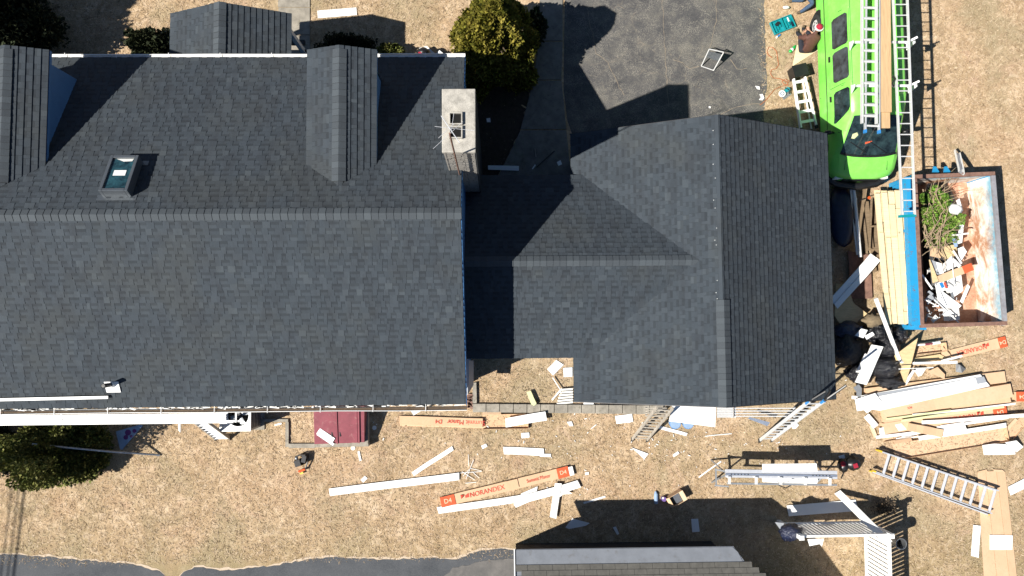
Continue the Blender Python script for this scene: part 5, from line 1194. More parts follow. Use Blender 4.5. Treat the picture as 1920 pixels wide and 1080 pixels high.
# ------------------------------------------------------------------ dumpster
DH = 1.3
dn = [P(1716, 331, DH), P(1863, 325, DH), P(1886, 606, DH), P(1730, 611, DH)]
D = root('dumpster', 'open blue rusted steel dumpster filled with branches and siding waste', 'dumpster', ((dn[0].x + dn[2].x) / 2, (dn[0].y + dn[2].y) / 2, 0))
def dwall(a, b, nm, th=.05, inn=None):
    a, b = Vector(a), Vector(b); d = (b - a).normalized(); n = Vector((-d.y, d.x, 0)); m = MB()
    m.mat(0).box(((a + b) / 2 + Vector((0, 0, -DH / 2 + .04))) - n * .0, ((b - a).length, th, DH - .16), math.atan2(d.y, d.x)); w_ = part(m, nm, 'skip_blue', D)
    part(MB().box((a + b) / 2 + n * (-(th / 2) - .006) + Vector((0, 0, -DH / 2 + .03)), ((b - a).length - .1, .01, DH - .18), math.atan2(d.y, d.x)), 'lining', 'skip_inside', w_)
    part(MB().box((a + b) / 2 + Vector((0, 0, -.045)), ((b - a).length + (.10 if abs(d.x) > .5 else -.12), .11, .08), math.atan2(d.y, d.x)), 'top_rim', 'rim_faded' if nm == 'faded_wall' else 'rust_steel', w_)
    return w_
for i, nm in ((0, 'side_wall'), (1, 'faded_wall'), (2, 'side_wall'), (3, 'side_wall')): dwall(dn[i], dn[(i + 1) % 4], nm)
ctr = sum(dn, Vector()) / 4
part(MB().prism([Vector((p.x, p.y, .16)) for p in dn], .05), 'floor', 'skip_floor', D)
for i in range(4): part(MB().box((dn[i].x, dn[i].y, DH / 2 - .06), (.12, .12, DH - .1)), 'corner_post', 'skip_blue', D)
# stiffening rail and ladder rest on the west side
w0_, w1_ = Vector((dn[0].x - .14, dn[0].y - .0, 0)), Vector((dn[3].x - .17, dn[3].y + .02, 0))
part(MB().beam(w0_ + Vector((0, 0, DH - .12)), w1_ + Vector((0, 0, DH - .12)), .24, .2), 'side_beam', 'skip_blue', D)
for f_ in np.linspace(.06, .94, 7): q = w0_.lerp(w1_, f_); part(MB().box((q.x + .08, q.y, .55), (.1, .08, 1.0)), 'rib', 'skip_blue', D)
for f_ in np.linspace(.1, .9, 6):
    q = dn[1].lerp(dn[2], f_); part(MB().box((q.x + .07, q.y, .58), (.09, .08, 1.05)), 'rib', 'skip_blue', D)
part(MB().beam(w1_ + Vector((-.1, -.06, .9)), Vector((dn[3].x + .3, dn[3].y - .06, .9)), .12, .16), 'corner_step', 'skip_blue', D)
for x in (1755, 1776): q = P(x, 322, 1.1); part(MB().prism([q + Vector((-.1, 0, 0)), q + Vector((.1, 0, 0)), q + Vector((.04, .17, -.05)), q + Vector((-.04, .17, -.05))], .04), 'hook_lug', 'skip_blue', D)
# waste inside
def inner(px, py, z): return P(px, py, z)
m = MB().blob(P(1765, 450, .28), (.55, 2.0, .35), .3, 41, 24, 12); wp_ = thing(m, 'waste_heap', 'dark mixed rubbish filling the bottom of the dumpster', 'rubbish', 'steel_dark', smooth=True); wp_['kind'] = 'stuff'
def branches():
    t = root('cut_branches', 'heap of cut green branches with bare stems inside the dumpster', 'branches', P(1765, 400, .5)); m = MB(); rs = random.Random(8)
    for k in range(70):
        x, y = rs.uniform(1728, 1770), rs.uniform(345, 470); pts = [P(x, y, rs.uniform(.9, 1.15))]; ang = rs.choice([rs.uniform(.4, 1.2), rs.uniform(-2.2, -1.2)])
        for j in range(5): ang += rs.uniform(-.5, .5); pts.append(pts[-1] + Vector((math.cos(ang) * .15, math.sin(ang) * .15, rs.uniform(-.02, .05))))
        m.tube(pts, [.016, .014, .011, .009, .007, .004], 5)
    part(m, 'stems', 'twig', t, kind='stuff')
    vs = []; tot = 0
    for (x, y, r, z) in ((1733, 372, .13, 1.1), (1750, 366, .22, .95), (1768, 376, .22, 1.0), (1742, 398, .26, 1.0), (1772, 398, .22, .95), (1745, 420, .2, .95), (1762, 432, .3, .9), (1785, 415, .22, 1.0), (1752, 452, .25, .8), (1778, 445, .2, .85), (1800, 410, .12, 1.0)):
        c = P(x, y, z); v, n = foliage((c.x, c.y, c.z), (r, r, r * .5), 480, .065, int(x), 0, .35, shell=.15); vs.append(v); tot += n
    add_foliage('leaves', np.concatenate(vs), tot, 'cut_green', t, 'stuff')
branches()
m = MB().blob(P(1791, 392, 1.1), (.19, .16, .16), .3, 43, 18, 12); thing(m, 'white_bag', 'white plastic bag lying on the branches in the dumpster', 'bag', 'white_fabric', smooth=True)
for lab, q, z, mt in (('small white flap tied beside the white bag in the dumpster', [(1793, 376), (1799, 372), (1803, 386), (1797, 388)], 1.2, PANEL),
     ('upright white board below the white bag in the dumpster', [(1800, 408), (1809, 404), (1804, 455), (1795, 458)], .9, PANEL), ('thin white crosspiece in the dumpster middle', [(1784, 440), (1816, 436), (1816, 439), (1784, 443)], 1.0, PANEL),
     ('yellow-brown flat carton on the branches in the dumpster', [(1770, 462), (1793, 458), (1795, 478), (1774, 486), (1762, 476)], .8, 'plywood'), ('small tan carton left of the middle in the dumpster', [(1745, 458), (1762, 466), (1764, 484), (1744, 480)], .75, 'cardboard'),
     ('white splayed scrap against the rusty side in the dumpster', [(1796, 466), (1806, 462), (1813, 472), (1808, 480), (1803, 488), (1798, 478)], .95, PANEL), ('blue-grey bent scrap above the splayed one', [(1785, 445), (1793, 448), (1796, 462), (1790, 464)], .95, 'paper_blue'),
     ('grey panel leaning on the west side in the dumpster', [(1745, 487), (1754, 490), (1762, 514), (1756, 516)], .85, 'skirt_grey'), ('white panel right of the grey one in the dumpster', [(1755, 491), (1766, 494), (1770, 512), (1762, 514)], .9, PANEL),
     ('tan plank leaning on the west side in the dumpster', [(1742, 487), (1744, 487), (1760, 527), (1749, 531)], .95, 'plywood'), ('white boards above the orange carton in the dumpster', [(1768, 495), (1784, 480), (1803, 495), (1770, 510)], .85, PANEL),
     ('printed leaflet with blue picture in the dumpster', [(1756, 531), (1769, 526), (1776, 543), (1765, 547)], .95, 'white_fabric'), ('large white triangle sheet in the dumpster', [(1753, 531), (1766, 545), (1803, 573), (1797, 579), (1769, 578), (1759, 565)], .9, PANEL),
     ('white sheet behind the leaflet in the dumpster', [(1770, 526), (1802, 513), (1806, 545), (1790, 556), (1776, 545)], .8, PANEL), ('short white board on the rusty floor in the dumpster', [(1800, 565), (1814, 533), (1819, 537), (1805, 569)], .85, PANEL),
     ('shaded white corner sheet at the lower end in the dumpster', [(1768, 580), (1798, 579), (1800, 600), (1770, 602)], .7, PANEL), ('shaded grey square at the lower left in the dumpster', [(1745, 600), (1754, 590), (1759, 595), (1750, 606)], .85, PANEL),
     ('shaded grey offcut near the lower left corner in the dumpster', [(1735, 560), (1748, 548), (1753, 558), (1739, 572)], .8, 'skirt_grey')):
    sheet('siding_scrap', lab, 'scrap', mt, q, z)
pl_ = [o for o in bpy.data.objects if o.name.startswith('siding_scrap') and 'leaflet with' in o['label']][0]
part(MB().prism(flat([(1761, 531), (1767, 529), (1771, 538), (1766, 541)], .956), .003), 'blue_picture', 'blue_plastic', pl_); part(MB().prism(flat([(1769, 530), (1773, 529), (1777, 540), (1773, 541)], .956), .003), 'red_picture', 'print_red', pl_)
t = carton('rusty orange carton length lying across the dumpster rubbish', (1759, 524), (1821, 500), 14, .06, z=.9, stripe=((.72, 1.0, .99),))
t = root('trim_tangle', 'tangle of thin vinyl strips in the lower corner of the dumpster', 'strips', P(1755, 575, .8)); rs = random.Random(17)
for k in range(60):
    x, y = rs.uniform(1736, 1796), rs.uniform(500, 600); a_ = rs.uniform(0, 3.14); L_ = rs.uniform(4, 17)
    x1, y1 = min(max(x + math.cos(a_) * L_, 1735), 1800), min(y + math.sin(a_) * L_, 603); part(MB().beam(P(x, y, rs.uniform(.6, .95)), P(x1, y1, rs.uniform(.6, .95)), rs.choice([.02, .03, .07]), .01), 'strip', rs.choice(['skirt_grey', 'white_vinyl', 'white_dirty', 'grey_metal']), t)
for (x0, y0, x1, y1, w_) in ((1752, 562, 1798, 605, .03), (1729, 515, 1748, 542, .05), (1784, 480, 1790, 540, .02), (1757, 535, 1774, 575, .012), (1734, 562, 1760, 575, .03), (1786, 486, 1800, 500, .1), (1787, 470, 1803, 494, .05)): part(MB().beam(P(x0, y0, .98), P(x1, y1, 1.0), w_, .012), 'strip', PANEL, t)
channel('white_post', 'white post with a collar leaning on the north rim of the dumpster', 'post', PANEL, (1793, 285), (1801, 326), 11, .3, 1.35, h=.06)
# rubbish right of the plywood triangle
t = root('painted_tube', 'white and red tube lying above the torn open carton', 'tube', P(1740, 645)); part(MB().tube([P(1718, 647, .3), P(1744, 645, .3)], .03, 8), 'shaft', PANEL, t); part(MB().tube([P(1734, 646, .305), P(1748, 644, .305)], .034, 8), 'red_sleeve', 'red_metal', t); part(MB().tube([P(1748, 644, .3), P(1762, 642, .3)], .045, 8), 'end_piece', PANEL, t)
carton('torn open carton with yellow inside right of the plywood triangle', (1716, 656), (1770, 650), 16, .14, open_=True)
sheet('carton_flap', 'curved torn flap hanging off the open carton', 'flap', 'cardboard', [(1768, 650), (1782, 665), (1781, 672), (1765, 664)], .1)
sheet('carton_flap', 'pale brown lining sheet below the torn carton', 'sheet', 'plywood', [(1712, 672), (1762, 664), (1778, 672), (1714, 680)], .1)
for lab, a, b, wp in (('upper white trim right of the plywood triangle', (1711, 681), (1795, 679), 5), ('white trim sticking out under the lone carton', (1765, 677), (1804, 667), 4), ('thin white rod crossing the plywood triangle', (1685, 692), (1750, 689), 1.6)):
    channel('trim_length', lab, 'trim', PANEL, a, b, wp, .3 if 'rod' not in lab else .78, h=.02)
sheet('vinyl_scrap', 'white heart shaped scrap below the trims at the triangle', 'scrap', PANEL, [(1714, 694), (1722, 690), (1736, 692), (1728, 704), (1722, 706)], .2)
sheet('carton_flap', 'tan kite shaped cardboard scrap above the cartons', 'flap', 'cardboard', [(1738, 697), (1758, 688), (1772, 702), (1771, 711), (1760, 706)], .18)
sheet('vinyl_scrap', 'white strip bent beside the tip of the plywood triangle', 'scrap', PANEL, [(1698, 712), (1712, 693), (1716, 695), (1702, 718), (1699, 722)], .3)
m = MB().prism([P(1792, 682, .04), P(1800, 684, .2), P(1811, 692, .05), P(1804, 699, .2), P(1792, 697, .04)], .01); thing(m, 'folded_flashing', 'grey folded flashing piece on the grass above the cartons', 'flashing', 'grey_metal')
# ------------------------------------------------------------------ van
VX, VF = 10.87, P(1620, 335, .9).y
van = root('van', 'bright green van with ladders and planks on its roof rack', 'van', (VX, VF + 2.9, 0))
st_ = [  # t back from the bumper, sill hw, belt hw, top hw, sill z, belt z, shoulder z, centre z
    (.00, .50, .56, .42, .45, .70, .86, .90), (.06, .72, .78, .62, .42, .74, .93, .99), (.14, .84, .89, .74, .41, .80, .98, 1.05), (.28, .93, .965, .83, .40, .87, 1.05, 1.11), (.62, .97, .99, .88, .40, .98, 1.14, 1.20),
    (.66, .97, .99, .87, .40, 1.0, 1.17, 1.24), (1.66, .99, .995, .74, .40, 1.15, 1.86, 1.95), (1.78, .99, .995, .745, .40, 1.16, 1.93, 2.03), (2.3, .99, .995, .77, .40, 1.17, 1.99, 2.09),
    (4.0, .99, .995, .78, .40, 1.17, 2.0, 2.11), (6.3, .99, .99, .77, .40, 1.17, 1.99, 2.09), (6.42, .97, .97, .74, .42, 1.16, 1.95, 2.03)]
m = MB(); rings = []
for (t_, a, b, c, z0, z1, z2, z3) in st_:
    y = VF + t_; half = [(a - .06, z0 - .08), (a, z0), ((a + b) / 2 + .005, (z0 + z1) / 2), (b, z1 - .04), (b - .006, z1 + .02), (b * .42 + c * .58 + .03, z1 * .42 + z2 * .58), (c + .03, z2 - .04), (c - .06, z2 + .03), (c * .55, z3 - .012), (0, z3)]
    rings.append([(VX - x, y, z) for x, z in half] + [(VX + x, y, z) for x, z in half[-2::-1]])
n = len(rings[0]); vs = [p for r in rings for p in r]
fs = []; 
for k in range(len(rings) - 1):
    for i in range(n - 1): fs.append((k * n + i, (k + 1) * n + i, (k + 1) * n + i + 1, k * n + i + 1))
fs2 = [f for f in fs]; m.poly(vs, fs2); m.poly(rings[0], [tuple(range(n))]); m.poly(rings[-1], [tuple(range(n))[::-1]])
body = part(m, 'body', 'green_paint', van, True)
bpy.context.view_layer.update()
for mm in (body,):
    md = mm.modifiers.new('n', 'WELD'); md.merge_threshold = .0005
    md = mm.modifiers.new('e', 'EDGE_SPLIT'); md.split_angle = R_(32)
def vring(t_, j, out=.004):
    """point on the west side at station t_, ring coordinate j (float)"""
    for (s0, s1, r0, r1) in [(st_[k], st_[k + 1], rings[k], rings[k + 1]) for k in range(len(st_) - 1)]:
        if s0[0] <= t_ <= s1[0]:
            f_ = (t_ - s0[0]) / (s1[0] - s0[0]); i = int(j); g = j - i
            p0 = Vector(r0[i]).lerp(Vector(r0[min(i + 1, n - 1)]), g); p1 = Vector(r1[i]).lerp(Vector(r1[min(i + 1, n - 1)]), g); p = p0.lerp(p1, f_)
            return p
def onside(t0, t1, j0, j1, mat, nm, side=-1, out=.006, th=.006, skew=0, rnd=True):
    """a panel that follows the bent side of the body, with clipped corners"""
    js = [j0] + ([j0 + (j1 - j0) * .12] if rnd else []) + ([5.0] if j0 < 5 < j1 else []) + ([j1 - (j1 - j0) * .12] if rnd else []) + [j1]
    js = sorted(set(js)); rows = []
    for j in js:
        e = (t1 - t0) * .06 if rnd and j in (j0, j1) else 0; a0 = t0 + e + skew * (j - j0) / (j1 - j0); a1 = t1 - e; row = []
        for k in range(5):
            p = vring(a0 + (a1 - a0) * k / 4, j) + Vector((-1, 0, .3)).normalized() * out
            if side > 0: p.x = 2 * VX - p.x
            row.append(p)
        rows.append(row)
    m = MB(); nr_ = len(rows); fr = [p for r in rows for p in r]; d = Vector((side, 0, .3)).normalized() * th; vs = fr + [p - d for p in fr]; N = len(fr)
    fs = [(r * 5 + k, r * 5 + k + 1, r * 5 + k + 6, r * 5 + k + 5) for r in range(nr_ - 1) for k in range(4)]
    bd = [k for k in range(5)] + [r * 5 + 4 for r in range(1, nr_)] + [(nr_ - 1) * 5 + k for k in (3, 2, 1, 0)] + [r * 5 for r in range(nr_ - 2, 0, -1)]
    fs += [(bd[i], bd[(i + 1) % len(bd)], bd[(i + 1) % len(bd)] + N, bd[i] + N) for i in range(len(bd))]
    return part(m.poly(vs, fs), nm, mat, van)
for s in (-1, 1):
    onside(1.5, 2.45, 4.25, 5.9, 'van_glass', 'side_window', s, .012, .02, skew=.32)
    onside(2.72, 3.62, 4.25, 5.9, 'privacy_glass', 'side_window', s, .012, .02); onside(3.72, 4.62, 4.25, 5.9, 'privacy_glass', 'side_window', s, .012, .02)
    onside(.95, 6.2, 6.55, 6.62, 'steel_dark', 'drip_rail', s, .012, .01, rnd=False); onside(.8, 6.1, 2.35, 2.43, 'black_plastic', 'side_moulding', s, .01, .01, rnd=False)
    onside(2.6, 2.613, 3.4, 6.3, 'steel_dark', 'door_seam', s, .008, .006, rnd=False); onside(2.62, 4.7, 6.2, 6.24, 'steel_dark', 'door_seam', s, .008, .006, rnd=False)
    # seams of the doors
    for t_ in (1.25, 2.55, 4.75): onside(t_, t_ + .014, 1.2, 6.4, 'black_plastic', 'door_seam', s, .007, .006, rnd=False)
    onside(1.0, 4.75, 6.62, 6.70, 'black_plastic', 'drip_rail', s, .006, .006, rnd=False) if False else None
    for t_ in (2.3, 3.5): h_ = vring(t_, 3.7) + Vector((-.02, 0, 0)); h_.x = h_.x if s < 0 else 2 * VX - h_.x; part(MB().box(h_, (.04, .16, .05)), 'door_handle', 'black_plastic', van)
    # mirror and mouldings
    q = vring(1.3, 4.4); q.x = VX + s * 1.14; mr = part(MB().blob(q + Vector((0, 0, .03)), (.13, .07, .11), .05, 3, 12, 8), 'mirror', 'black_plastic', van, True); part(MB().beam(q, (VX + s * .96, q.y, q.z - .02), .05, .04), 'mirror_arm', 'black_plastic', mr)
# windscreen, set a little above the sloping panel
def cen(t_, fx, out=.0): 
    r = [vring(t_, j) for j in (7, 8, 9)]; return r
def wpt(t_, u):   # u in -1..1 across the top of the ring
    a = abs(u); p = vring(t_, 9 - a * 2.0 if a <= 1 else 7); p = Vector(p); p.x = VX + (VX - p.x) * (-1 if u < 0 else 1); return p
m = MB(); N_ = Vector((0, -.62, .78)); g0, g1 = .70, 1.62; us = [-1, -.75, -.5, -.25, 0, .25, .5, .75, 1]; pts = []
for t_ in (g0, (g0 + g1) / 2, g1):
    for u in us:
        bow = .10 * (1 - u * u) * (1 if t_ == g0 else .3 if t_ < g1 else -.1); p = wpt(t_, u) + N_ * .018; p.y -= bow * (1 if t_ == g0 else .4); p.z -= bow * (.35 if t_ == g0 else 0); pts.append(p)
f_ = [(r * 9 + i, r * 9 + i + 1, (r + 1) * 9 + i + 1, (r + 1) * 9 + i) for r in range(2) for i in range(8)]
m.poly(pts, f_); ws = part(m, 'windscreen', 'van_glass', van, True)
m = MB(); row = [pts[i] + N_ * .008 for i in range(9)]; m.tube([row[0]] + row + [row[-1]], .035, 6); part(m, 'cowl', 'black_plastic', van)
for u0, u1 in ((-.1, -.75), (.55, -.05)):
    a, b = wpt(.74, u0) + N_ * .04, wpt(.98, u1) + N_ * .04; a.y -= .05; part(MB().beam(a, b, .02, .015), 'wiper', 'black_plastic', ws)
c_ = wpt(1.1, -.62) + N_ * .022; part(MB().prism([c_ + Vector(v_) for v_ in ((-.1, .06, .07), (.02, .1, .1), (.08, .04, .04), (.02, -.08, -.06), (-.09, -.05, -.05))], .003), 'yellow_paper', 'lime_strip', ws)
c_ = wpt(.9, -.1) + N_ * .024; part(MB().prism([c_ + Vector(v_) for v_ in ((-.1, .06, .06), (.09, .09, .08), (.11, -.05, -.04), (-.07, -.08, -.06))], .003), 'orange_card', 'print_orange', ws)
# bumper, grille, lamps
m = MB(); m.tube([(VX - .98, VF + .5, .5), (VX - .92, VF + .12, .5), (VX - .6, VF - .06, .5), (VX, VF - .15, .5), (VX + .6, VF - .06, .5), (VX + .92, VF + .12, .5), (VX + .98, VF + .5, .5)], .12, 10); part(m, 'front_bumper', 'black_plastic', van, True)
part(MB().box((VX, VF + .0, .72), (1.1, .06, .2)), 'grille', 'black_plastic', van)
for s in (-1, 1): part(MB().box((VX + s * .66, VF + .06, .74), (.26, .08, .18)), 'headlight', 'white_paint', van)
part(MB().box((VX, VF + 6.5, .52), (1.9, .16, .2)), 'rear_bumper', 'black_plastic', van)
part(MB().prism([P(1576, 283, 1.16), P(1580, 283, 1.16), P(1579, 296, 1.14), P(1577, 296, 1.14)], .004), 'paint_chip', 'black_plastic', van)
part(MB().beam((VX - .63, VF + .22, 1.075), (VX - .62, VF + .62, 1.17), .01, .012), 'bonnet_seam', 'black_plastic', van); part(MB().beam((VX + .63, VF + .22, 1.075), (VX + .62, VF + .62, 1.17), .01, .012), 'bonnet_seam', 'black_plastic', van)
for t_ in (1.0, 4.85):
    for s in (-1, 1):
        c = Vector((VX + s * .90, VF + t_, .36)); arch = part(MB().cyl(c + Vector((s * .075, 0, .06)) - Vector((s * .2, 0, 0)), .47, .2195, 24, axis=(s, 0, 0)), 'wheel_arch', 'dull_black', van)
        off_ = .16 if (t_ > 4 and s < 0) else .06
        c2 = c + Vector((s * (off_ - .1), 0, 0)); w_ = root_ = None
        m = MB(); pr_ = [(-.1, .24), (-.11, .31), (-.08, .36), (.08, .36), (.11, .31), (.1, .24)]; nn = 28
        for k in range(nn):
            a0, a1 = 2 * math.pi * k / nn, 2 * math.pi * (k + 1) / nn
            for (x0_, r0_), (x1_, r1_) in zip(pr_, pr_[1:] + pr_[:1]):
                m.face([c2 + Vector((x, r * math.cos(a), r * math.sin(a))) for x, r, a in ((x0_, r0_, a0), (x1_, r1_, a0), (x1_, r1_, a1), (x0_, r0_, a1))])
        wh = part(m, 'wheel', 'black_rubber', van, True); part(MB().cyl(c2 + Vector((s * .0, 0, 0)), .24, .07, 20, .2, axis=(s, 0, 0)), 'rim', 'aluminium_white', wh); part(MB().cyl(c2 + Vector((s * .071, 0, 0)), .07, .03, 12, axis=(s, 0, 0)), 'hub_cap', 'grey_metal', wh)
        for k in range(6): a_ = k * math.pi / 3; part(MB().cyl(c2 + Vector((s * .066, .13 * math.cos(a_), .13 * math.sin(a_))), .028, .008, 8, axis=(s, 0, 0)), 'rim_hole', 'dull_black', wh)
# rack
for k in range(5):
    x_ = VX - .5 + k * .25; part(MB().beam((x_, VF + 2.1, 2.09 + .012 * (2 - abs(k - 2))), (x_, VF + 6.1, 2.09 + .012 * (2 - abs(k - 2))), .05, .02), 'roof_rib', 'green_paint', van)
for yy in (P(1600, 78, 2.35).y, P(1600, 160, 2.35).y, VF + 6.0):
    part(MB().beam((VX - .80, yy, 2.30), (P(1708, 78, 2.4).x, yy, 2.30), .06, .04), 'rack_bar', 'white_paint', van); xr_ = P(1700, 78, 2.4).x
    for s in (-1, 1): part(MB().prism([(VX + s * .80, yy - .12, 2.03), (VX + s * .80, yy + .12, 2.03), (VX + s * .86, yy + .03, 2.34), (VX + s * .86, yy - .03, 2.34)], .03, nrm=(-s, 0, .2)), 'rack_foot', 'white_paint', van)
    part(MB().beam((xr_, yy - .04, 2.34), (xr_ + .24, yy + .06, 2.52), .05, .04), 'rack_arm', 'white_paint', van)
# ladders on the rack
zl = 2.46
A, B, w0, w1, sd = rails_to_AB((1624, -60), (1648, -60), (1622, 246), (1648, 246), zl, zl)
ladder('extension_ladder', 'lower aluminium extension ladder with blue tips on the van rack', B, A, w1, sd, 'aluminium', (.035, .085), .305, 'aluminium_white', foot='blue_plastic', rr=.028, end_w=w0)
A, B, w0, w1, sd = rails_to_AB((1616, -60), (1643, -60), (1616, 232), (1643, 232), zl - .02 + .11, zl + .09)
ladder('extension_ladder', 'upper aluminium ladder section stacked on the rack beside the planks', B, A, w1, sd, 'aluminium_white', (.045, .09), .305, 'aluminium_white', rr=.034, end_w=w0, off=.22)
A, B, w0, w1, sd = rails_to_AB((1672, -60), (1699, -60), (1691, 403), (1715, 403), zl + .06, zl - .05)
L3 = ladder('extension_ladder', 'long aluminium ladder reaching from the van rack over the dumpster', B, A, w1, sd, 'aluminium_white', (.035, .08), .305, rr=.017, end_w=w0, off=.1)
part(MB().beam(P(1685, 406, zl - .06), P(1717, 404, zl - .06), .07, .06), 'spreader', 'teal_plastic', L3)
# planks
t = root('scaffold_boards', 'two long brown wooden planks lying on the van rack', 'planks', (VX + .1, VF + 3.5, 2.36))
for (x0, x1, y1, z_, w_) in ((1650, 1651, 241, 2.42, 0), (1662.5, 1663.5, 211, 2.47, 0)):
    pass
part(MB().prism([P(1649, -60, 2.42), P(1667, -60, 2.42), P(1669, 240, 2.42), P(1652, 240, 2.42)], .045), 'plank', 'lumber', t)
part(MB().prism([P(1649, -60, 2.475), P(1669, -60, 2.475), P(1672, 210, 2.475), P(1651, 210, 2.475)], .045), 'plank', 'lumber', t)
thing(MB().tube([P(1674, 142, 2.5), P(1678, 148, 2.53), P(1673, 156, 2.5), P(1676, 162, 2.45)], .025, 7), 'strap_knot', 'black strap knotted round the planks on the van rack', 'strap', 'black_plastic')
# ------------------------------------------------------------------ things beside the van
def skin_body(name, J, E, R, parent, mats, fm, sub=2):
    """one continuous body: J joints {name: (x, y, z)}, E bones, R radii; fm bone -> material slot"""
    keys = list(J); me = bpy.data.meshes.new('b'); me.from_pydata([J[k] for k in keys], [(keys.index(a), keys.index(b)) for a, b in E], []); o = bpy.data.objects.new('b', me); COL.objects.link(o)
    md = o.modifiers.new('s', 'SKIN'); md.use_smooth_shade = True; sv = me.skin_vertices[0].data
    for i, k in enumerate(keys): sv[i].radius = (R[k] if isinstance(R[k], tuple) else (R[k], R[k])); sv[i].use_root = (k == 'pelvis')
    mdd = o.modifiers.new('u', 'SUBSURF'); mdd.levels = sub; mdd.render_levels = sub
    ev = o.evaluated_get(bpy.context.evaluated_depsgraph_get()); nm = bpy.data.meshes.new_from_object(ev); bpy.data.objects.remove(o)
    nm.materials.clear(); [nm.materials.append(M[x]) for x in mats]
    for p in nm.polygons:
        c = p.center; best = min(E, key=lambda e: ((lambda a, b: (c - (a + (b - a) * max(0, min(1, (c - a).dot(b - a) / max((b - a).length_squared, 1e-9))))).length)(Vector(J[e[0]]), Vector(J[e[1]])) - .5 * (R[e[0]] if not isinstance(R[e[0]], tuple) else R[e[0]][0])))
        p.material_index = fm(best); p.use_smooth = True
    q = bpy.data.objects.new(name, nm); COL.objects.link(q); q.parent = parent; ORG[q.name] = Vector((0, 0, 0)); return q
def hands(J, E, R, side, wrist, d, curl=-.3):
    """palm and five bent fingers from the wrist, pointing along d"""
    wv = Vector(J[wrist]); d = Vector(d).normalized(); s = d.cross(Vector((0, 0, 1))).normalized() * side; dn_ = Vector((0, 0, -1))
    pn = side_n = 'palm%d' % side; J[pn] = tuple(wv + d * .06); R[pn] = (.032, .018); E.append((wrist, pn)); k = 0
    for off, ln in ((-.030, .062), (-.010, .078), (.011, .074), (.030, .058)):
        a = 'f%d%d' % (side, k); J[a + 'a'] = tuple(wv + d * .10 + s * off); J[a + 'b'] = tuple(wv + d * (.10 + ln * .55) + s * off * 1.15 + dn_ * .012); J[a + 'c'] = tuple(wv + d * (.10 + ln * .9) + s * off * 1.15 + dn_ * .036)
        R[a + 'a'] = .0095; R[a + 'b'] = .0085; R[a + 'c'] = .007; E += [(pn, a + 'a'), (a + 'a', a + 'b'), (a + 'b', a + 'c')]; k += 1
    a = 't%d' % side; J[a + 'a'] = tuple(wv + d * .045 - s * .04 + dn_ * .008); J[a + 'b'] = tuple(wv + d * .085 - s * .055 + dn_ * .02); R[a + 'a'] = .011; R[a + 'b'] = .009; E += [(wrist, a + 'a'), (a + 'a', a + 'b')]
def head(parent, c, face, cap, capmat, brim=None, r=.105):
    """head with face, ears, cap; face = direction in plan"""
    c = Vector(c); f = Vector((*face, -.35)).normalized(); s = f.cross(Vector((0, 0, 1))).normalized(); u = s.cross(f); Rm = Matrix((s, f, u)).transposed(); m = MB()
    m.blob((0, 0, 0), (r * .78, r * .95, r * 1.12), .02, 2, 20, 14); m.blob((0, r * .98, -.01), (.014, .024, .022), 0, 1, 8, 6); m.blob((-r * .8, 0, -.01), (.012, .022, .03), 0, 1, 8, 6); m.blob((r * .8, 0, -.01), (.012, .022, .03), 0, 1, 8, 6)
    m.blob((0, r * .86, -.05), (.026, .012, .007), 0, 1, 8, 6)
    m.v = [c + Rm @ v for v in m.v]; h = part(m, 'head', 'skin', parent, True)
    for sx in (-1, 1): part(MB().blob(c + Rm @ Vector((sx * .036, r * .86, .02)), (.014, .009, .009), 0, 1, 8, 6), 'eye', 'dull_black', h)
    m = MB(); m.blob((0, -.01, .035), (r * .92, r * 1.06, r * 1.0), .03, 5, 20, 12); m.v = [c + Rm @ Vector((v.x, v.y, max(v.z, .02))) for v in m.v]; cp = part(m, 'cap', capmat, parent, True)
    if brim: m = MB(); m.tube([c + Rm @ Vector((r * 1.0 * math.cos(a), r * 1.12 * math.sin(a) - .01, .02)) for a in np.linspace(0, 2 * math.pi, 21)], .026, 8); part(m, 'cap_band', brim, cp, True)
    return h
# seated worker with red knitted cap at the wheel
hx = P(1508, 98, .1); o = Vector((hx.x, hx.y, 0)); man = root('person', 'person in brown jacket and red knitted cap sitting at the rear wheel', 'person', (o.x, o.y, 0))
J = dict(pelvis=(0, 0, .17), belly=(.02, .10, .36), chest=(.05, .23, .56), neck=(.09, .34, .70), skull=(.12, .40, .76), hipL=(-.11, .02, .15), kneeL=(-.22, .42, .36), ankL=(-.20, .62, .08), toeL=(-.16, .78, .05), hipR=(.11, .02, .15), kneeR=(.02, .47, .42), ankR=(-.02, .74, .09), toeR=(.06, .88, .06),
         shL=(-.14, .25, .60), elL=(-.26, .36, .38), wrL=(-.10, .52, .33), shR=(.24, .24, .60), elR=(.30, .38, .40), wrR=(.06, .56, .34))
R = dict(pelvis=(.17, .13), belly=(.18, .14), chest=(.19, .13), neck=.06, skull=.07, hipL=.10, kneeL=.072, ankL=.048, toeL=.04, hipR=.10, kneeR=.072, ankR=.048, toeR=.04, shL=.085, elL=.06, wrL=.032, shR=.085, elR=.06, wrR=.032)
E = [('pelvis', 'belly'), ('belly', 'chest'), ('chest', 'neck'), ('neck', 'skull'), ('pelvis', 'hipL'), ('hipL', 'kneeL'), ('kneeL', 'ankL'), ('ankL', 'toeL'), ('pelvis', 'hipR'), ('hipR', 'kneeR'), ('kneeR', 'ankR'), ('ankR', 'toeR'), ('chest', 'shL'), ('shL', 'elL'), ('elL', 'wrL'), ('chest', 'shR'), ('shR', 'elR'), ('elR', 'wrR')]
hands(J, E, R, 1, 'wrL', (.6, .6, 0)); hands(J, E, R, -1, 'wrR', (-.2, .9, 0))
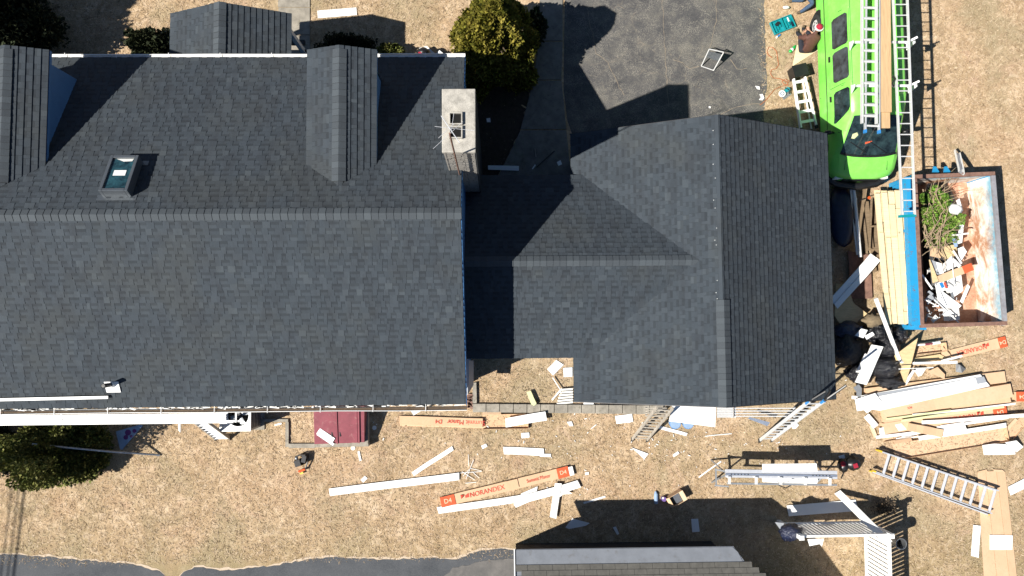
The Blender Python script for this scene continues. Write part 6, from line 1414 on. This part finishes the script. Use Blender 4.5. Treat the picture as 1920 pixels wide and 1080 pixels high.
def fm1(e):
    a, b = e
    if 'palm' in a or 'palm' in b or a[:2] in ('t1', 't-') or b[:2] in ('t1', 't-') or a[0] == 'f' or b[0] == 'f' or 'skull' in b: return 2
    if b in ('elL', 'elR', 'wrL', 'wrR', 'shL', 'shR', 'belly', 'chest', 'neck'): return 0 if b not in ('wrL', 'wrR') else 2
    if b.startswith('toe'): return 3
    return 1
skin_body('body', J, E, R, man, ['brown_jacket', 'dark_trousers', 'skin', 'boot'], fm1)
head(man, o + Vector((.15, .47, .82)), (-.25, .95), 1, 'red_fabric', 'white_fabric')
# kneeling worker cut off by the top edge
hx = P(1500, 6, .1); o = Vector((hx.x, hx.y, 0)); man2 = root('person', 'person in jeans and red sleeve kneeling at the top edge of the yard', 'person', (o.x, o.y, 0))
J = dict(pelvis=(.10, .18, .42), belly=(.24, .28, .55), chest=(.42, .36, .66), neck=(.56, .44, .76), skull=(.62, .48, .80), hipL=(.02, .28, .40), kneeL=(.10, .10, .08), ankL=(-.22, .10, .07), toeL=(-.34, .06, .05), hipR=(.14, .08, .40), kneeR=(.30, -.12, .34), ankR=(.04, -.26, .08), toeR=(-.10, -.30, .05),
         shL=(.42, .52, .70), elL=(.60, .62, .46), wrL=(.74, .48, .34), shR=(.48, .20, .70), elR=(.66, .12, .50), wrR=(.52, -.02, .36))
R = dict(pelvis=(.16, .12), belly=(.16, .12), chest=(.18, .12), neck=.06, skull=.07, hipL=.10, kneeL=.075, ankL=.05, toeL=.042, hipR=.10, kneeR=.078, ankR=.05, toeR=.042, shL=.08, elL=.055, wrL=.032, shR=.08, elR=.055, wrR=.032)
E = [('pelvis', 'belly'), ('belly', 'chest'), ('chest', 'neck'), ('neck', 'skull'), ('pelvis', 'hipL'), ('hipL', 'kneeL'), ('kneeL', 'ankL'), ('ankL', 'toeL'), ('pelvis', 'hipR'), ('hipR', 'kneeR'), ('kneeR', 'ankR'), ('ankR', 'toeR'), ('chest', 'shL'), ('shL', 'elL'), ('elL', 'wrL'), ('chest', 'shR'), ('shR', 'elR'), ('elR', 'wrR')]
hands(J, E, R, 1, 'wrL', (.5, -.6, 0)); hands(J, E, R, -1, 'wrR', (-.3, -.8, 0))
skin_body('body', J, E, R, man2, ['red_fabric', 'jeans', 'skin', 'boot'], fm1)
head(man2, o + Vector((.68, .50, .82)), (.5, -.8), 1, 'dark_trousers')
sheet('plywood_piece', 'pale plywood sheet under the seated worker beside the van', 'plywood', 'pine', [(1494, 84), (1533, 84), (1533, 95), (1486, 124), (1491, 98)], .04)
# tool case
tc = P(1466, 48); ang = .38; Rb = Matrix.Rotation(ang, 3, 'Z'); t = root('tool_case', 'open teal plastic tool case on the grass by the driveway edge', 'tool case', (tc.x, tc.y, 0))
for s, nm in ((-1, 'tray'), (1, 'lid')):
    c = tc + Rb @ Vector((s * .18, 0, .06)); m = MB(); m.box(c - Vector((0, 0, .04)), (.34, .42, .02), ang)
    pn = part(m, nm, 'teal_plastic', t)
    for dx, dy, a1, b1 in ((-.165, 0, .02, .42), (.165, 0, .02, .42), (0, -.2, .31, .02), (0, .2, .31, .02)): part(MB().box(c + Rb @ Vector((dx, dy, 0)), (a1, b1, .1), ang), 'edge', 'teal_plastic', pn)
    for k in range(3): part(MB().box(c + Rb @ Vector((-.08 + k * .08, .03 * k - .03, -.0)), (.05, .25 - .05 * k, .05), ang), 'moulding', 'teal_plastic', pn)
    if s < 0: part(MB().box(c + Rb @ Vector((.02, .08, .04)), (.12, .1, .05), ang + .4), 'tool_head', 'steel_dark', pn)
    else: part(MB().box(c + Rb @ Vector((0.02, .08, .055)), (.04, .14, .004), ang), 'sticker', 'white_paint', pn); part(MB().box(c + Rb @ Vector((.08, -.1, .05)), (.05, .16, .03), ang), 'clasp', 'blue_tarp', pn)
t_ = thing(MB().tube([P(1456, 70, .03), P(1463, 65, .03)], .028, 8), 'paint_tube', 'small blue and white tube under the tool case corner', 'tube', 'blue_plastic'); part(MB().tube([P(1455.5, 70.5, .03), P(1457.5, 69, .03)], .03, 8), 'cap', 'white_paint', t_)
t = root('bottle', 'green plastic drink bottle beside the plywood under the seated worker', 'bottle', P(1485, 93)); part(MB().tube([P(1480, 98, .05), P(1481, 97, .05), P(1489, 89, .05), P(1491, 86, .05), P(1492.5, 84.5, .05)], [.02, .052, .052, .028, .014], 14), 'body', 'green_bottle', t, True); part(MB().tube([P(1483.5, 94.5, .05), P(1486.5, 91.5, .05)], .0535, 14), 'wrap', 'white_paint', t, True)
def at_w(px, py, z): return P(px, py, z)
thing(MB().blob(P(1474, 14, .08), (.11, .05, .06), .2, 3, 12, 8), 'white_glove', 'white rag lying on the grass above the tool case', 'rag', 'white_fabric', smooth=True)
cp_ = [(1448, 108), (1441, 104), (1438, 96), (1442, 88), (1449, 89), (1456, 96), (1458, 108), (1460, 122), (1455, 129), (1446, 131), (1445, 139), (1450, 146), (1460, 147), (1468, 150), (1476, 154), (1478, 160), (1470, 158), (1466, 152), (1472, 148), (1480, 152), (1474, 160), (1464, 162), (1452, 168), (1444, 178), (1436, 188), (1425, 197)]
thing(MB().tube([P(x, y, .012) for x, y in cp_], .011, 5), 'power_cable', 'thin orange-brown cord winding over the grass by the driveway', 'cord', 'cord_orange')
t = root('circular_saw', 'small circular saw with white guard on the grass beside the cord', 'saw', P(1468, 175)); c = P(1466, 176, .09); part(MB().cyl(c, .105, .03, 20), 'blade_guard', 'white_paint', t); part(MB().cyl(c + Vector((0, 0, .031)), .07, .006, 18), 'blade', 'brake_blue', t); part(MB().cyl(c + Vector((0, 0, .038)), .035, .01, 12), 'hub', 'white_paint', t); part(MB().cyl(P(1474, 170, .04), .07, .13, 14), 'motor', 'teal_plastic', t); part(MB().tube([P(1472, 165, .15), P(1479, 168, .17), P(1480, 176, .12)], .02, 7), 'handle', 'steel_dark', t); part(MB().box(P(1474, 178, .02), (.3, .16, .012), .6), 'base_plate', 'galvanised', t)
# stepladder lying beside the van, black tub at its top
A, B, w0, w1, sd = rails_to_AB((1502, 240), (1531, 238), (1488, 148), (1509, 144), .30, .35)
SL = ladder('stepladder', 'white stepladder lying between the van and the garage roof', A, B, w0, sd, 'white_paint', (.045, .085), .31, foot='black_rubber', rr=.02, end_w=w1, off=.2, steps=True)
for s in (-1, 1): part(MB().beam(A + sd.normalized() * s * (w0 / 2 - .06) - Vector((0, 0, .22)), B + sd.normalized() * s * (w1 / 2 - .03) - Vector((0, 0, .12)), .03, .05), 'rear_rail', 'white_paint', SL)
m = MB(); q = P(1498, 134, .3); t = root('black_tub', 'black plastic tub standing at the top of the white stepladder', 'tub', (q.x, q.y, 0)); part(MB().box((q.x, q.y, .2), (.42, .34, .4), .25), 'body', 'black_plastic', t); part(MB().box((q.x, q.y, .41), (.45, .37, .03), .25), 'lid', 'black_plastic', t)
# sawhorse on the driveway
t = root('work_stand', 'small folding metal work stand with splattered top on the driveway', 'stand', P(1340, 112)); tz = .55
a_, b_, c_, d_ = P(1330, 92, tz), P(1357, 98, tz), P(1315, 124, .02), P(1338, 132, .02)
part(MB().tube([a_, c_], .018, 7), 'leg', 'aluminium_white', t); part(MB().tube([b_, d_], .018, 7), 'leg', 'aluminium_white', t); part(MB().tube([c_, d_], .016, 7), 'foot_bar', 'aluminium_white', t); part(MB().tube([a_, b_], .018, 7), 'top_bar', 'aluminium_white', t)
e_, f_ = P(1352, 84, .02), P(1374, 92, .02)
e_, f_ = Vector((a_.x + .35, a_.y + .25, .02)), Vector((b_.x + .25, b_.y + .3, .02))
part(MB().tube([a_, e_], .016, 7), 'rear_leg', 'steel_dark', t); part(MB().tube([b_, f_], .016, 7), 'rear_leg', 'steel_dark', t)
part(MB().prism([a_.lerp(c_, .12), b_.lerp(d_, .12), b_.lerp(d_, .5), a_.lerp(c_, .45)], .01), 'plate', 'galvanised', t)
for lab, q in (('white torn scrap near the driveway edge', [(1416, 161), (1424, 162), (1425, 168), (1420, 167)]), ('white curled heart shaped scrap at the driveway edge', [(1424, 177), (1430, 176), (1433, 183), (1430, 188), (1423, 187), (1427, 182)]), ('tiny white chip on the driveway by the garage roof', [(1329, 199), (1333, 200), (1332, 203), (1329, 202)])):
    sheet('vinyl_scrap', lab, 'scrap', PANEL, q, .03)
# overhead service wires outside the frame, whose shadows cross the lower left lawn and road
t = root('utility_line', 'three overhead utility wires passing left of the yard, out of view', 'wires', (-21, 0, 0), None)
for k, (x, r) in enumerate(((18, .018), (31, .018), (42, .03))):
    a_, b_ = P(x + 30, 700, 0), P(x - 18, 1100, 0); h = 7.5; off = Vector((-.883 * h, -.362 * h, h)); d_ = (b_ - a_)
    part(MB().tube([a_ + off - d_ * 1.2, a_ + off + d_ * 2.5], r, 6), 'wire', 'black_rubber', t)
# leaf litter and chips around the nook and dark ground
m = MB(); rs = random.Random(19)
for k in range(420):
    r_ = rs.random()
    if r_ < .3: x, y = rs.uniform(892, 1180), rs.uniform(690, 770)
    elif r_ < .45: x, y = rs.uniform(350, 880), rs.uniform(775, 840)
    elif r_ < .6: x, y = rs.uniform(900, 1070), rs.uniform(180, 330)
    else: x, y = rs.uniform(560, 1700), rs.uniform(780, 990)
    if x > 1640 and y < 880: continue
    c = P(x, y, .03); s = rs.uniform(.006, .014); a = rs.uniform(0, 3.1); u = Vector((math.cos(a), math.sin(a), rs.uniform(-.3, .3))) * s * rs.uniform(1, 2.4); v = Vector((-math.sin(a), math.cos(a), 0)) * s
    m.face([c - u - v, c + u - v, c + u + v, c - u + v])
struct(m, 'leaf_litter', 'cloth_brown', 'stuff')
m = MB(); rs = random.Random(20)
for k in range(260):
    x, y = (rs.gauss(1180, 190), rs.gauss(830, 45)) if k % 2 else (rs.gauss(1720, 90), rs.gauss(720, 90))
    if (y < 770 and x < 1570) or x > 1590: continue
    c = P(x, y, .035); s = rs.uniform(.005, .014); a = rs.uniform(0, 3.1); u = Vector((math.cos(a), math.sin(a), 0)) * s * rs.uniform(1, 3.5); v = Vector((-math.sin(a), math.cos(a), .2)) * s
    m.face([c - u - v, c + u - v, c + u + v, c - u + v])
struct(m, 'vinyl_chips', 'white_vinyl', 'stuff')
